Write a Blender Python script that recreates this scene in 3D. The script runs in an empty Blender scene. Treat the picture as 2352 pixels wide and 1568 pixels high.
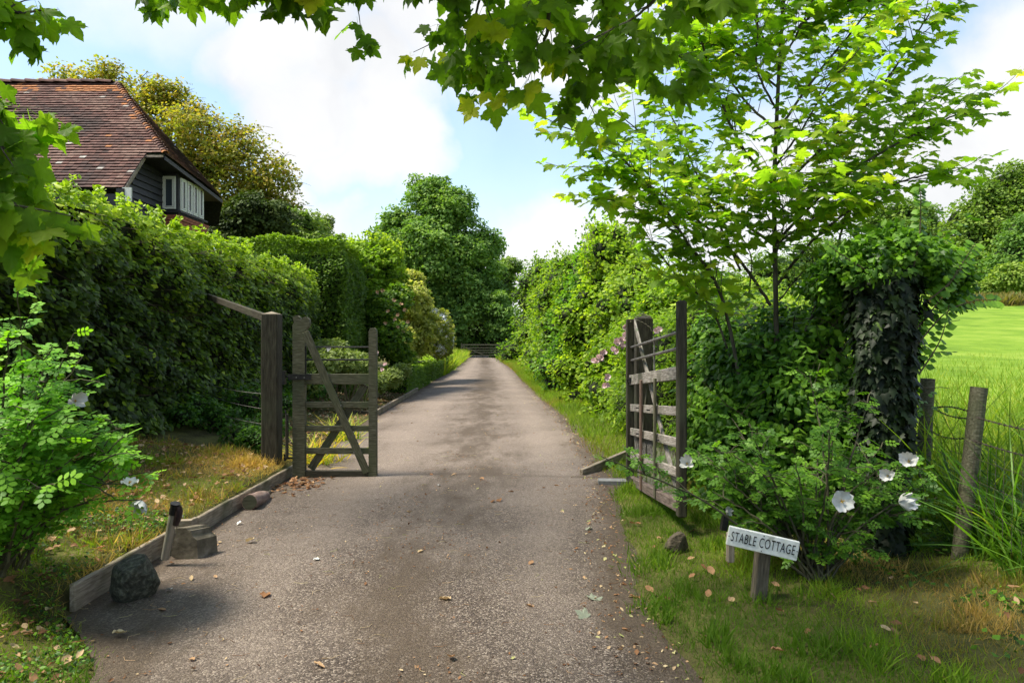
import bpy, math, random
import numpy as np
from mathutils import Vector, Matrix

sc = bpy.context.scene
R = math.radians
random.seed(7)
rng = np.random.default_rng(11)

# ------------------------------------------------------------------ camera, sky, sun, exposure
FPX = 1568.0                      # 24 mm lens on 36 mm, photo measured at 2352 x 1568
EYE = 1.5
cam_d = bpy.data.cameras.new("camera"); cam_d.lens = 24; cam_d.sensor_width = 36
cam_d.clip_end = 2000; cam_d.clip_start = 0.05
cam = bpy.data.objects.new("camera", cam_d); sc.collection.objects.link(cam)
cam.location = (0, 0, EYE); cam.rotation_euler = (R(90), 0, 0); sc.camera = cam

SUN_EL, SUN_AZ = 60, -100          # azimuth from +Y, negative = towards -X (left, in front)
sun_dir = Vector((math.sin(R(SUN_AZ)) * math.cos(R(SUN_EL)), math.cos(R(SUN_AZ)) * math.cos(R(SUN_EL)), math.sin(R(SUN_EL))))
sd = bpy.data.lights.new("sun", "SUN"); sd.energy = 2.0; sd.angle = R(15); sd.color = (1.0, 0.93, 0.78)
so = bpy.data.objects.new("sun", sd); sc.collection.objects.link(so)
so.rotation_euler = sun_dir.to_track_quat('Z', 'Y').to_euler()
so.location = (0, 0, 30)

sc.view_settings.view_transform = 'Standard'; sc.view_settings.look = 'None'
sc.view_settings.gamma = 1; sc.view_settings.exposure = 2.22
sc.view_settings.use_curve_mapping = False
try:
    sc.cycles.max_bounces = 7; sc.cycles.diffuse_bounces = 3; sc.cycles.glossy_bounces = 2
    sc.cycles.transmission_bounces = 4; sc.cycles.transparent_max_bounces = 6
    sc.cycles.use_adaptive_sampling = True; sc.cycles.adaptive_threshold = 0.02
    sc.cycles.use_denoising = True
    sc.cycles.caustics_reflective = False; sc.cycles.caustics_refractive = False
    sc.cycles.sample_clamp_indirect = 4
except Exception: pass

W = bpy.data.worlds.new("World"); sc.world = W; W.use_nodes = True
nt = W.node_tree; N = nt.nodes; L = nt.links
for n in list(N): N.remove(n)
wo = N.new("ShaderNodeOutputWorld"); bg = N.new("ShaderNodeBackground"); bg.inputs[1].default_value = 0.1
L.new(bg.outputs[0], wo.inputs[0])
sky = N.new("ShaderNodeTexSky"); sky.sky_type = 'NISHITA'; sky.sun_disc = False
sky.sun_elevation = R(SUN_EL); sky.sun_rotation = R(SUN_AZ); sky.air_density = 1.1; sky.dust_density = 0.6; sky.ozone_density = 2.0
tc = N.new("ShaderNodeTexCoord")
nz = N.new("ShaderNodeTexNoise"); nz.inputs["Scale"].default_value = 3.2; nz.inputs["Detail"].default_value = 7; nz.inputs["Roughness"].default_value = 0.55
L.new(tc.outputs["Generated"], nz.inputs["Vector"])
sub = N.new("ShaderNodeVectorMath"); sub.operation = 'SUBTRACT'; sub.inputs[1].default_value = (.5, .5, .5)
L.new(nz.outputs["Color"], sub.inputs[0])
scl = N.new("ShaderNodeVectorMath"); scl.operation = 'SCALE'; scl.inputs["Scale"].default_value = 0.30
L.new(sub.outputs[0], scl.inputs[0])
ad = N.new("ShaderNodeVectorMath"); ad.operation = 'ADD'
L.new(tc.outputs["Generated"], ad.inputs[0]); L.new(scl.outputs[0], ad.inputs[1])
nrm = N.new("ShaderNodeVectorMath"); nrm.operation = 'NORMALIZE'; L.new(ad.outputs[0], nrm.inputs[0])
blobs = [(600, 150, 95), (740, 130, 110), (880, 190, 100), (700, 270, 110), (850, 300, 110),
         (730, 470, 70), (800, 530, 70), (1250, 600, 160), (1450, 540, 80), (1850, 470, 190), (2120, 440, 210),
         (2300, 330, 110), (2330, 110, 105), (1650, 640, 160), (560, -260, 260), (1400, -420, 320), (2500, 560, 300), (-300, 600, 300), (1000, 650, 160)]
cov = None
for (u, v, r) in blobs:
    d = Vector((u - 1176, FPX, 784 - v)).normalized()
    a = math.atan(r / FPX)
    dp = N.new("ShaderNodeVectorMath"); dp.operation = 'DOT_PRODUCT'; dp.inputs[1].default_value = d
    L.new(nrm.outputs[0], dp.inputs[0])
    mr = N.new("ShaderNodeMapRange"); mr.interpolation_type = 'SMOOTHSTEP'
    mr.inputs["From Min"].default_value = math.cos(a * 1.55); mr.inputs["From Max"].default_value = math.cos(a * 0.35)
    L.new(dp.outputs["Value"], mr.inputs["Value"])
    if cov is None: cov = mr.outputs[0]
    else:
        mx = N.new("ShaderNodeMath"); mx.operation = 'MAXIMUM'; L.new(cov, mx.inputs[0]); L.new(mr.outputs[0], mx.inputs[1]); cov = mx.outputs[0]
n2 = N.new("ShaderNodeTexNoise"); n2.inputs["Scale"].default_value = 1.7; n2.inputs["Detail"].default_value = 6
L.new(tc.outputs["Generated"], n2.inputs["Vector"])
m2 = N.new("ShaderNodeMapRange"); m2.interpolation_type = 'SMOOTHSTEP'; m2.inputs["From Min"].default_value = .52; m2.inputs["From Max"].default_value = .68
L.new(n2.outputs[0], m2.inputs["Value"])
sx = N.new("ShaderNodeSeparateXYZ"); L.new(tc.outputs["Generated"], sx.inputs[0])
hz = N.new("ShaderNodeMapRange"); hz.inputs["From Min"].default_value = 0.0; hz.inputs["From Max"].default_value = 0.26
hz.inputs["To Min"].default_value = 0.75; hz.inputs["To Max"].default_value = 0.26
L.new(sx.outputs["Z"], hz.inputs["Value"])
for s_ in (m2.outputs[0], hz.outputs[0]):
    mx = N.new("ShaderNodeMath"); mx.operation = 'MAXIMUM'; L.new(cov, mx.inputs[0]); L.new(s_, mx.inputs[1]); cov = mx.outputs[0]
n3 = N.new("ShaderNodeTexNoise"); n3.inputs["Scale"].default_value = 5; n3.inputs["Detail"].default_value = 5
L.new(nrm.outputs[0], n3.inputs["Vector"])
cr = N.new("ShaderNodeValToRGB"); cr.color_ramp.elements[0].position = .35; cr.color_ramp.elements[0].color = (0.82, 0.835, 0.86, 1)
cr.color_ramp.elements[1].position = .6; cr.color_ramp.elements[1].color = (1, 1, 1, 1)
L.new(n3.outputs[0], cr.inputs[0])
cs = N.new("ShaderNodeVectorMath"); cs.operation = 'SCALE'; cs.inputs["Scale"].default_value = 2.35
L.new(cr.outputs[0], cs.inputs[0])
ss = N.new("ShaderNodeVectorMath"); ss.operation = 'MULTIPLY'; ss.inputs[1].default_value = (.56, .60, .60)
L.new(sky.outputs[0], ss.inputs[0])
mixw = N.new("ShaderNodeMix"); mixw.data_type = 'RGBA'
L.new(cov, mixw.inputs[0]); L.new(ss.outputs[0], mixw.inputs[6]); L.new(cs.outputs[0], mixw.inputs[7])
L.new(mixw.outputs[2], bg.inputs[0])

# ------------------------------------------------------------------ helpers
def P(u, v, Y): return Vector(((u - 1176) / FPX * Y, Y, EYE - (v - 784) / FPX * Y))
def G(u, v):
    Y = EYE * FPX / (v - 784); return Vector(((u - 1176) / FPX * Y, Y, 0))

def hash3(ix, iy, iz, seed):
    h = (ix.astype(np.int64) * 374761393 + iy.astype(np.int64) * 668265263 + iz.astype(np.int64) * 2147483647 + seed * 974634777) & 0xffffffff
    h = ((h ^ (h >> 13)) * 1274126177) & 0xffffffff
    h = (h ^ (h >> 16)) & 0xffffffff
    return h / 4294967295.0
def vnoise(p, scale=1.0, seed=0):
    p = np.asarray(p, float) * scale
    i = np.floor(p).astype(np.int64); f = p - i; f = f * f * (3 - 2 * f)
    out = 0
    for dx in (0, 1):
        for dy in (0, 1):
            for dz in (0, 1):
                w = (f[:, 0] if dx else 1 - f[:, 0]) * (f[:, 1] if dy else 1 - f[:, 1]) * (f[:, 2] if dz else 1 - f[:, 2])
                out = out + w * hash3(i[:, 0] + dx, i[:, 1] + dy, i[:, 2] + dz, seed)
    return out
def fbm(p, scale=1.0, seed=0, o=3):
    s = 0; a = .5; t = 0
    for k in range(o):
        s = s + a * vnoise(p, scale * 2 ** k, seed + k); t += a; a *= .5
    return s / t
def unit(v): return v / np.maximum(np.linalg.norm(v, axis=-1, keepdims=True), 1e-9)
def sstep(a, b, x):
    t = np.clip((x - a) / (b - a), 0, 1); return t * t * (3 - 2 * t)

class Buf:
    def __init__(s): s.v = []; s.f = []; s.t = []; s.n = 0
    def add(s, v, f, tint=.5):
        v = np.asarray(v, float).reshape(-1, 3); f = np.asarray(f, np.int64)
        s.v.append(v); s.f.append(f + s.n); s.n += len(v)
        s.t.append(np.full(len(v), tint) if np.isscalar(tint) else np.asarray(tint, float))
    def empty(s): return s.n == 0
def mesh_of(name, buf, origin=(0, 0, 0), mat=None, smooth=False):
    V = np.concatenate(buf.v) - np.asarray(origin, float)
    faces = []; sizes = []
    for f in buf.f:
        faces.append(f.reshape(-1)); sizes.append(np.full(f.shape[0], f.shape[1]))
    idx = np.concatenate(faces); sz = np.concatenate(sizes)
    st = np.concatenate(([0], np.cumsum(sz)[:-1]))
    me = bpy.data.meshes.new(name)
    me.vertices.add(len(V)); me.vertices.foreach_set("co", V.astype(np.float32).reshape(-1))
    me.loops.add(len(idx)); me.loops.foreach_set("vertex_index", idx.astype(np.int32))
    me.polygons.add(len(sz)); me.polygons.foreach_set("loop_start", st.astype(np.int32))
    try: me.polygons.foreach_set("loop_total", sz.astype(np.int32))
    except Exception: pass
    a = me.attributes.new("tint", 'FLOAT', 'POINT'); a.data.foreach_set("value", np.concatenate(buf.t).astype(np.float32))
    me.update(calc_edges=True); me.validate()
    sm_ = smooth or (mat is not None and ('leaf' in mat.name or 'blade' in mat.name or 'petal' in mat.name))
    if not sm_: me.polygons.foreach_set('use_smooth', np.zeros(len(me.polygons), bool)); me.update()
    if mat: me.materials.append(mat)
    return me
def obj(name, buf, mat, parent=None, kind=None, smooth=False, label=None):
    o0 = parent_origin(parent)
    me = mesh_of(name, buf, o0, mat, smooth)
    o = bpy.data.objects.new(name, me); sc.collection.objects.link(o)
    if parent: o.parent = parent
    if kind: o["kind"] = kind
    if label: o["label"] = label
    return o
def parent_origin(p):
    x = Vector((0, 0, 0))
    while p is not None: x += p.location; p = p.parent
    return x
def tag(o, label, cat, group=None):
    o["label"] = label; o["category"] = cat
    if group: o["group"] = group
    return o
def thing(name, loc, label, cat, group=None):
    o = bpy.data.objects.new(name, None); sc.collection.objects.link(o); o.empty_display_size = .1
    o.location = loc; return tag(o, label, cat, group)

def basis(n, d, s):
    """columns x,y,z scaled: y = tip direction, z = normal"""
    z = unit(n); y = d - (d * z).sum(-1, keepdims=True) * z; y = unit(y); x = np.cross(y, z)
    M = np.stack([x, y, z], axis=-1)
    s = np.asarray(s)
    return M * s.reshape(-1, 1, 1)
def inst(buf, tmpl, M, T, tint):
    v, f = tmpl
    n = len(T)
    if n == 0: return
    V = np.einsum('nij,kj->nki', M, v) + T[:, None, :]
    F = f[None] + (np.arange(n) * len(v))[:, None, None]
    buf.add(V.reshape(-1, 3), F.reshape(-1, f.shape[1]), np.repeat(tint, len(v)))
def foliage(parent, tmpls, M, T, tint, mat, nparts=300, part='leaf', rest='foliage', score=None, shade_smooth=False):
    """nparts leaves that show largest become objects of their own, the rest one joined part"""
    n = len(T); which = rng.integers(0, len(tmpls), n)
    sizes = np.linalg.norm(M[:, :, 1], axis=1)
    Y = T[:, 1]; u = T[:, 0] / np.maximum(Y, .1); w = (T[:, 2] - EYE) / np.maximum(Y, .1)
    vis = (Y > .5) & (abs(u) < .74) & (abs(w) < .49)
    sel = np.zeros(n, bool)
    if nparts:
        k = sizes / np.maximum(Y, .3) * vis * np.abs(np.einsum('ni,ni->n', unit(M[:, :, 2]), unit(np.stack([T[:, 0], Y, T[:, 2] - EYE], 1)))) ** .5
        if score is not None: k = k * score
        sel[np.argsort(-k)[:nparts]] = True
        cache = {}
        o0 = parent_origin(parent)
        for i in np.nonzero(sel)[0]:
            q = int(np.clip(tint[i] * 6, 0, 5)); key = (which[i], q)
            if key not in cache:
                b = Buf(); b.add(tmpls[which[i]][0], tmpls[which[i]][1], (q + .5) / 6)
                cache[key] = mesh_of(part, b, mat=mat)
            o = bpy.data.objects.new(part, cache[key]); sc.collection.objects.link(o); o.parent = parent
            m = Matrix.Identity(4)
            for r_ in range(3):
                for c_ in range(3): m[r_][c_] = M[i, r_, c_]
                m[r_][3] = T[i, r_] - o0[r_]
            o.matrix_local = m
    b = Buf()
    for k in range(len(tmpls)):
        q = (which == k) & ~sel
        inst(b, tmpls[k], M[q], T[q], tint[q])
    if not b.empty(): return obj(rest, b, mat, parent, kind='stuff', smooth=shade_smooth)

def tube(buf, pts, rad, sides=6, tint=.5, cap=True):
    pts = np.asarray([tuple(p) for p in pts], float); n = len(pts)
    rad = np.full(n, rad) if np.isscalar(rad) else np.asarray(rad, float)
    t = np.gradient(pts, axis=0) if n > 2 else np.repeat((pts[1] - pts[0])[None], 2, 0)
    t = unit(t)
    up = np.array([0, 0, 1.]) if abs(t[0, 2]) < .9 else np.array([1., 0, 0])
    a = np.cross(t, up); a = unit(a); 
    bad = np.linalg.norm(np.cross(t, up), axis=1) < .05
    a[bad] = unit(np.cross(t[bad], np.array([0, 1., 0])))
    b_ = np.cross(t, a)
    ang = np.arange(sides) / sides * 2 * math.pi
    V = pts[:, None] + rad[:, None, None] * (np.cos(ang)[None, :, None] * a[:, None] + np.sin(ang)[None, :, None] * b_[:, None])
    V = V.reshape(-1, 3); F = []
    for i in range(n - 1):
        for k in range(sides):
            k2 = (k + 1) % sides
            F.append((i * sides + k, i * sides + k2, (i + 1) * sides + k2, (i + 1) * sides + k))
    buf.add(V, np.array(F), tint)
    if cap:
        e = np.arange(sides)
        for i, c in ((0, pts[0]), (n - 1, pts[-1])):
            vv = np.vstack([V[i * sides:(i + 1) * sides], c]); ff = [(k, (k + 1) % sides, sides) for k in range(sides)]
            buf.add(vv, np.array(ff), tint)
def smooth_line(pts, n=8, jit=0.0):
    pts = [Vector(p) for p in pts]
    if len(pts) < 3: 
        return [pts[0].lerp(pts[-1], i / n) for i in range(n + 1)]
    out = []
    q = [pts[0]] + pts + [pts[-1]]
    for i in range(1, len(q) - 2):
        for k in range(n):
            t = k / n
            p = 0.5 * ((2 * q[i]) + (-q[i - 1] + q[i + 1]) * t + (2 * q[i - 1] - 5 * q[i] + 4 * q[i + 1] - q[i + 2]) * t * t + (-q[i - 1] + 3 * q[i] - 3 * q[i + 1] + q[i + 2]) * t ** 3)
            if jit: p = p + Vector((random.uniform(-jit, jit), random.uniform(-jit, jit), random.uniform(-jit, jit)))
            out.append(p)
    out.append(pts[-1]); return out

def beam(name, p0, p1, h, w, mat, parent, bevel=.006, up=(0, 0, 1), ext=0, label=None, taper=None):
    """squared timber from p0 to p1: h across 'up', w sideways; own local axes so the grain runs along it"""
    p0, p1 = Vector(p0), Vector(p1); x = (p1 - p0); ln = x.length; x.normalize()
    z = Vector(up) - x * x.dot(Vector(up)); z.normalize(); y = z.cross(x)
    c = bevel; a = -ext; b = ln + ext
    b0 = Buf(); V = []
    nseg = max(1, int(ln / .25)); 
    prof = [(-w / 2 + c, -h / 2), (w / 2 - c, -h / 2), (w / 2, -h / 2 + c), (w / 2, h / 2 - c), (w / 2 - c, h / 2), (-w / 2 + c, h / 2), (-w / 2, h / 2 - c), (-w / 2, -h / 2 + c)]
    xs = [a, a + c] + [a + (b - a) * k / nseg for k in range(1, nseg)] + [b - c, b]
    for i, xx in enumerate(xs):
        k = 1.0
        inset = c if i in (0, len(xs) - 1) else 0
        jy, jz = (random.uniform(-.0012, .0012), random.uniform(-.0012, .0012))
        for (yy, zz) in prof:
            V.append((xx, (yy - math.copysign(inset, yy)) + jy, (zz - math.copysign(inset, zz)) + jz))
    F = []
    for i in range(len(xs) - 1):
        for k in range(8): F.append((i * 8 + k, i * 8 + (k + 1) % 8, (i + 1) * 8 + (k + 1) % 8, (i + 1) * 8 + k))
    b0.add(V, np.array(F)); n = len(xs)
    b0.f.append(np.array([[7, 6, 5, 4, 3, 2, 1, 0]])); b0.f.append(np.array([[(n - 1) * 8 + k for k in range(8)]]))
    me = mesh_of(name, b0, mat=mat)
    o = bpy.data.objects.new(name, me); sc.collection.objects.link(o)
    if parent: o.parent = parent
    m = Matrix.Identity(4); loc = p0 - parent_origin(parent)
    for r_ in range(3): m[r_][0] = x[r_]; m[r_][1] = y[r_]; m[r_][2] = z[r_]; m[r_][3] = loc[r_]
    o.matrix_local = m
    if label: o["label"] = label
    return o
def box_into(buf, c, sx_, sy_, sz_, M=None, tint=.5):
    v = np.array([(x, y, z) for x in (-.5, .5) for y in (-.5, .5) for z in (-.5, .5)]) * (sx_, sy_, sz_)
    if M is not None: v = v @ np.array(M).T
    f = np.array([(0, 1, 3, 2), (4, 6, 7, 5), (0, 4, 5, 1), (2, 3, 7, 6), (0, 2, 6, 4), (1, 5, 7, 3)])
    buf.add(v + np.array(c), f, tint)

# ------------------------------------------------------------------ materials
def newmat(name):
    m = bpy.data.materials.new(name); m.use_nodes = True
    nt = m.node_tree; b = nt.nodes["Principled BSDF"]; return m, nt, nt.nodes, nt.links, b
def ramp(nodes, stops):
    r = nodes.new("ShaderNodeValToRGB"); e = r.color_ramp.elements
    while len(e) < len(stops): e.new(.5)
    for k, (p, c) in enumerate(stops): e[k].position = p; e[k].color = (*c, 1)
    return r
def leafmat(name, stops, trans=.38, rough=.42, tcol=(1.35, 1.5, .55), spec=.5, gain=(1.75, 1.42, .75)):
    rough = min(.8, rough + .12); spec = spec * .5
    if name not in ('fallen_leaf', 'pale_fallen_leaf'): stops = [(p_, tuple(min(.6, a * b) for a, b in zip(c_, gain))) for p_, c_ in stops]
    m, nt, n, l, b = newmat(name)
    at = n.new("ShaderNodeAttribute"); at.attribute_name = "tint"
    rp = ramp(n, stops); l.new(at.outputs["Fac"], rp.inputs[0])
    ge = n.new("ShaderNodeNewGeometry")
    nz = n.new("ShaderNodeTexNoise"); nz.inputs["Scale"].default_value = 45; nz.inputs["Detail"].default_value = 2
    l.new(ge.outputs["Position"], nz.inputs["Vector"])
    mr = n.new("ShaderNodeMapRange"); mr.inputs["To Min"].default_value = .78; mr.inputs["To Max"].default_value = 1.22
    l.new(nz.outputs[0], mr.inputs["Value"])
    mu = n.new("ShaderNodeVectorMath"); mu.operation = 'SCALE'; l.new(rp.outputs[0], mu.inputs[0]); l.new(mr.outputs[0], mu.inputs["Scale"])
    l.new(mu.outputs[0], b.inputs["Base Color"])
    b.inputs["Roughness"].default_value = rough; b.inputs["Specular IOR Level"].default_value = spec
    tr = n.new("ShaderNodeBsdfTranslucent")
    tm = n.new("ShaderNodeVectorMath"); tm.operation = 'MULTIPLY'; tm.inputs[1].default_value = tuple(c * 1.5 for c in tcol)
    l.new(mu.outputs[0], tm.inputs[0]); l.new(tm.outputs[0], tr.inputs[0])
    mx = n.new("ShaderNodeMixShader"); mx.inputs[0].default_value = trans
    l.new(b.outputs[0], mx.inputs[1]); l.new(tr.outputs[0], mx.inputs[2])
    l.new(mx.outputs[0], n["Material Output"].inputs[0])
    return m
def surfmat(name, stops, scale=8, stretch=(1, 1, 1), rough=.8, bump=.3, detail=6, coord='Object', metallic=0, dist=.01, nrough=.6, second=None, spec=.3):
    m, nt, n, l, b = newmat(name)
    tc = n.new("ShaderNodeTexCoord"); mp = n.new("ShaderNodeMapping"); mp.inputs["Scale"].default_value = stretch
    l.new(tc.outputs[coord], mp.inputs[0])
    nz = n.new("ShaderNodeTexNoise"); nz.inputs["Scale"].default_value = scale; nz.inputs["Detail"].default_value = detail; nz.inputs["Roughness"].default_value = nrough
    l.new(mp.outputs[0], nz.inputs["Vector"])
    rp = ramp(n, stops); l.new(nz.outputs[0], rp.inputs[0])
    out = rp.outputs[0]
    if second:      # (scale, lo, hi, colour): patches of another colour (lichen, algae, dirt)
        for (s2, lo, hi, c2) in second:
            z2 = n.new("ShaderNodeTexNoise"); z2.inputs["Scale"].default_value = s2; z2.inputs["Detail"].default_value = 5
            l.new(tc.outputs[coord], z2.inputs["Vector"])
            mr = n.new("ShaderNodeMapRange"); mr.inputs["From Min"].default_value = lo; mr.inputs["From Max"].default_value = hi
            l.new(z2.outputs[0], mr.inputs["Value"])
            mx = n.new("ShaderNodeMix"); mx.data_type = 'RGBA'; l.new(mr.outputs[0], mx.inputs[0]); l.new(out, mx.inputs[6]); mx.inputs[7].default_value = (*c2, 1)
            out = mx.outputs[2]
    l.new(out, b.inputs["Base Color"]); b.inputs["Roughness"].default_value = rough; b.inputs["Metallic"].default_value = metallic
    b.inputs["Specular IOR Level"].default_value = spec
    if bump:
        bp = n.new("ShaderNodeBump"); bp.inputs["Strength"].default_value = bump; bp.inputs["Distance"].default_value = dist
        l.new(nz.outputs[0], bp.inputs["Height"]); l.new(bp.outputs[0], b.inputs["Normal"])
    return m

M_oak = surfmat("weathered_wood", [(.3, (.042, .040, .022)), (.5, (.085, .080, .048)), (.7, (.155, .145, .10))], 9, (1.2, 9, 9), .85, .5,
                second=[(2.2, .5, .72, (.065, .075, .035))])
M_oak_dark = surfmat("post_wood", [(.3, (.018, .015, .009)), (.5, (.038, .033, .021)), (.75, (.075, .066, .045))], 8, (1, 8, 8), .85, .5,
                     second=[(1.8, .52, .75, (.05, .055, .03))])
M_grey_wood = surfmat("grey_wood", [(.3, (.10, .085, .07)), (.5, (.25, .22, .19)), (.72, (.42, .39, .35))], 9, (1.2, 10, 10), .9, .6,
                      second=[(2.6, .5, .66, (.07, .07, .045)), (9, .58, .7, (.16, .17, .12))])
M_edge_wood = surfmat("edging_wood", [(.3, (.13, .10, .07)), (.5, (.24, .195, .145)), (.72, (.36, .31, .24))], 7, (1.2, 9, 9), .9, .5,
                      second=[(3, .52, .72, (.10, .095, .055))])
M_iron = surfmat("black_iron", [(.4, (.012, .012, .013)), (.6, (.03, .028, .026))], 30, rough=.5, bump=.1, metallic=.3)
M_rod = surfmat("steel_rod", [(.35, (.09, .08, .07)), (.6, (.22, .21, .2))], 20, rough=.5, bump=.1, metallic=.4)
M_bark = surfmat("bark", [(.3, (.03, .025, .018)), (.55, (.085, .075, .055)), (.75, (.15, .14, .11))], 14, (1, 1, .35), .9, .6, coord='Object')
M_twig = surfmat("twig", [(.3, (.05, .035, .02)), (.6, (.11, .085, .05))], 20, rough=.8, bump=.2)
M_core = surfmat("dark_core", [(.3, (.008, .012, .004)), (.6, (.022, .03, .01))], 14, rough=.95, bump=1.0, dist=.1)  # filler for inner twigs, near-black with the interior shade in its colour
M_white = surfmat("white_petal", [(.3, (.46, .46, .44)), (.7, (.56, .56, .53))], 40, rough=.6, bump=.05)
M_blossom = surfmat("white_blossom_petal", [(.3, (.74, .74, .70)), (.7, (.84, .84, .80))], 40, rough=.7, bump=0)
M_pink = surfmat("pink_petal", [(.3, (.78, .55, .55)), (.7, (.84, .70, .68))], 40, rough=.6, bump=.05)
M_peach = surfmat("peach_petal", [(.3, (.48, .30, .16)), (.7, (.55, .42, .28))], 40, rough=.6, bump=.05)
M_yellow = surfmat("stamen", [(.3, (.45, .28, .04)), (.7, (.6, .42, .08))], 40, rough=.6, bump=.05)

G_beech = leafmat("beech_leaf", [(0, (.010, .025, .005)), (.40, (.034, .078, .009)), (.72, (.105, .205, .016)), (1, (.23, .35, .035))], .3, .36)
G_hedge2 = leafmat("clipped_leaf", [(0, (.02, .055, .012)), (.5, (.055, .12, .022)), (1, (.14, .25, .04))], .3, .42)
G_syc = leafmat("sycamore_leaf", [(0, (.022, .055, .008)), (.45, (.055, .125, .013)), (.8, (.10, .20, .018)), (1, (.30, .34, .03))], .58, .45)
G_syc2 = leafmat("young_sycamore_leaf", [(0, (.03, .08, .014)), (.45, (.085, .18, .024)), (.8, (.15, .25, .036)), (1, (.25, .31, .05))], .62, .45)
G_rose = leafmat("rose_leaf", [(0, (.015, .055, .014)), (.5, (.055, .175, .024)), (1, (.15, .36, .04))], .32, .42)
G_ivy = leafmat("ivy_leaf", [(0, (.002, .006, .003)), (.6, (.005, .014, .005)), (1, (.04, .09, .018))], .12, .4, spec=.4)
G_shrub = leafmat("shrub_leaf", [(0, (.008, .030, .010)), (.5, (.032, .098, .018)), (1, (.10, .235, .035))], .32, .36)
G_hrow = leafmat("hedgerow_leaf", [(0, (.014, .042, .010)), (.5, (.058, .135, .020)), (1, (.17, .27, .035))], .35, .45)
G_lime = leafmat("lime_leaf", [(0, (.03, .075, .012)), (.5, (.10, .20, .022)), (1, (.24, .34, .045))], .4, .5)
G_olive = leafmat("variegated_leaf", [(0, (.05, .09, .03)), (.45, (.13, .18, .06)), (.7, (.26, .31, .14)), (1, (.42, .42, .28))], .35, .5)
G_big = leafmat("tree_leaf_deep", [(0, (.03, .075, .028)), (.5, (.06, .14, .048)), (1, (.12, .22, .07))], .3, .5)
G_autumn = leafmat("tree_leaf_golden", [(0, (.065, .11, .024)), (.4, (.125, .16, .038)), (.75, (.19, .185, .055)), (1, (.19, .14, .055))], .4, .5)
G_far = leafmat("tree_leaf_far", [(0, (.03, .07, .022)), (.5, (.065, .135, .035)), (1, (.12, .2, .05))], .3, .5)
G_conif = leafmat("dark_evergreen_leaf", [(0, (.014, .03, .012)), (1, (.04, .075, .022))], .15, .6)
G_box = leafmat("box_leaf", [(0, (.03, .075, .012)), (.5, (.07, .15, .018)), (1, (.15, .27, .03))], .3, .45)
G_grey = leafmat("garden_rose_leaf", [(0, (.05, .09, .045)), (1, (.13, .2, .09))], .3, .45)
G_grass = leafmat("grass_blade", [(0, (.045, .105, .012)), (.4, (.11, .205, .022)), (.58, (.115, .145, .034)), (.78, (.115, .10, .056)), (1, (.26, .205, .13))], .35, .6)
G_field = leafmat("meadow_blade", [(0, (.045, .105, .014)), (.6, (.09, .17, .022)), (1, (.17, .21, .06))], .4, .6)

# ------------------------------------------------------------------ leaf templates (tip along +y, normal +z, unit length)
def T_(v, f): return (np.array(v, float), np.array(f, np.int64))
def t_oval(w=.32, fold=.10, droop=.12):
    v = [(0, 0, 0), (w * .8, .3, -fold), (w, .6, -fold - droop * .4), (0, 1, -droop), (-w, .6, -fold - droop * .4), (-w * .8, .3, -fold), (0, .5, -droop * .2)]
    return T_(v, [(0, 1, 6), (1, 2, 6), (2, 3, 6), (3, 4, 6), (4, 5, 6), (5, 0, 6)])
def t_oval4(w=.32, fold=.12):
    v = [(0, 0, 0), (w, .5, -fold), (0, 1, -.05), (-w, .5, -fold)]
    return T_(v, [(0, 1, 2), (0, 2, 3)])
def t_card(w=.5):      # a leaf seen from far: a bent lozenge
    v = [(0, 0, 0), (w, .45, -.14), (0, 1, .02), (-w * .8, .6, .12)]
    return T_(v, [(0, 1, 2), (0, 2, 3)])
def t_lobed(curl=.18, skew=0.0, seed=0):
    h = [(.10, -.07), (.22, -.10), (.37, -.05), (.345, .05), (.30, .12), (.40, .16), (.50, .20), (.53, .29), (.62, .33), (.565, .41), (.64, .52), (.50, .50), (.44, .55), (.36, .56),
         (.25, .50), (.275, .60), (.26, .67), (.20, .73), (.19, .80), (.10, .88), (.06, .95)]
    r = random.Random(seed)
    pts = [(0, 0)] + h + [(0, 1.04)] + [(-x, y) for x, y in reversed(h)]
    pts = [(x * .93 * (1 + r.uniform(-.05, .05)) + skew * y * y, y + r.uniform(-.015, .015)) for x, y in pts]
    v = [(0, .30, .0)]
    for x, y in pts:
        rad = math.hypot(x, y - .3)
        v.append((x, y, -curl * (x * x * 1.2 + max(0, y - .3) ** 2) + .05 * math.sin(8 * math.atan2(y - .3, x)) * rad))
    n = len(pts)
    # petiole, a thin strip
    f = [(0, i + 1, (i + 1) % n + 1) for i in range(n)]
    k = len(v); v += [(-.012, 0, 0), (.012, 0, 0), (.008, -.55, .05), (-.008, -.55, .05)]
    f += [(k, k + 1, k + 2), (k, k + 2, k + 3)]
    return T_(v, f)
def t_ivy():
    pts = [(0, 0), (.22, -.08), (.42, .08), (.30, .26), (.46, .48), (.22, .52), (0, 1), (-.22, .52), (-.46, .48), (-.30, .26), (-.42, .08), (-.22, -.08)]
    v = [(0, .3, .04)] + [(x, y, -.12 * abs(x) - .08 * y) for x, y in pts]; n = len(pts)
    return T_(v, [(0, i + 1, (i + 1) % n + 1) for i in range(n)])
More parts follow.
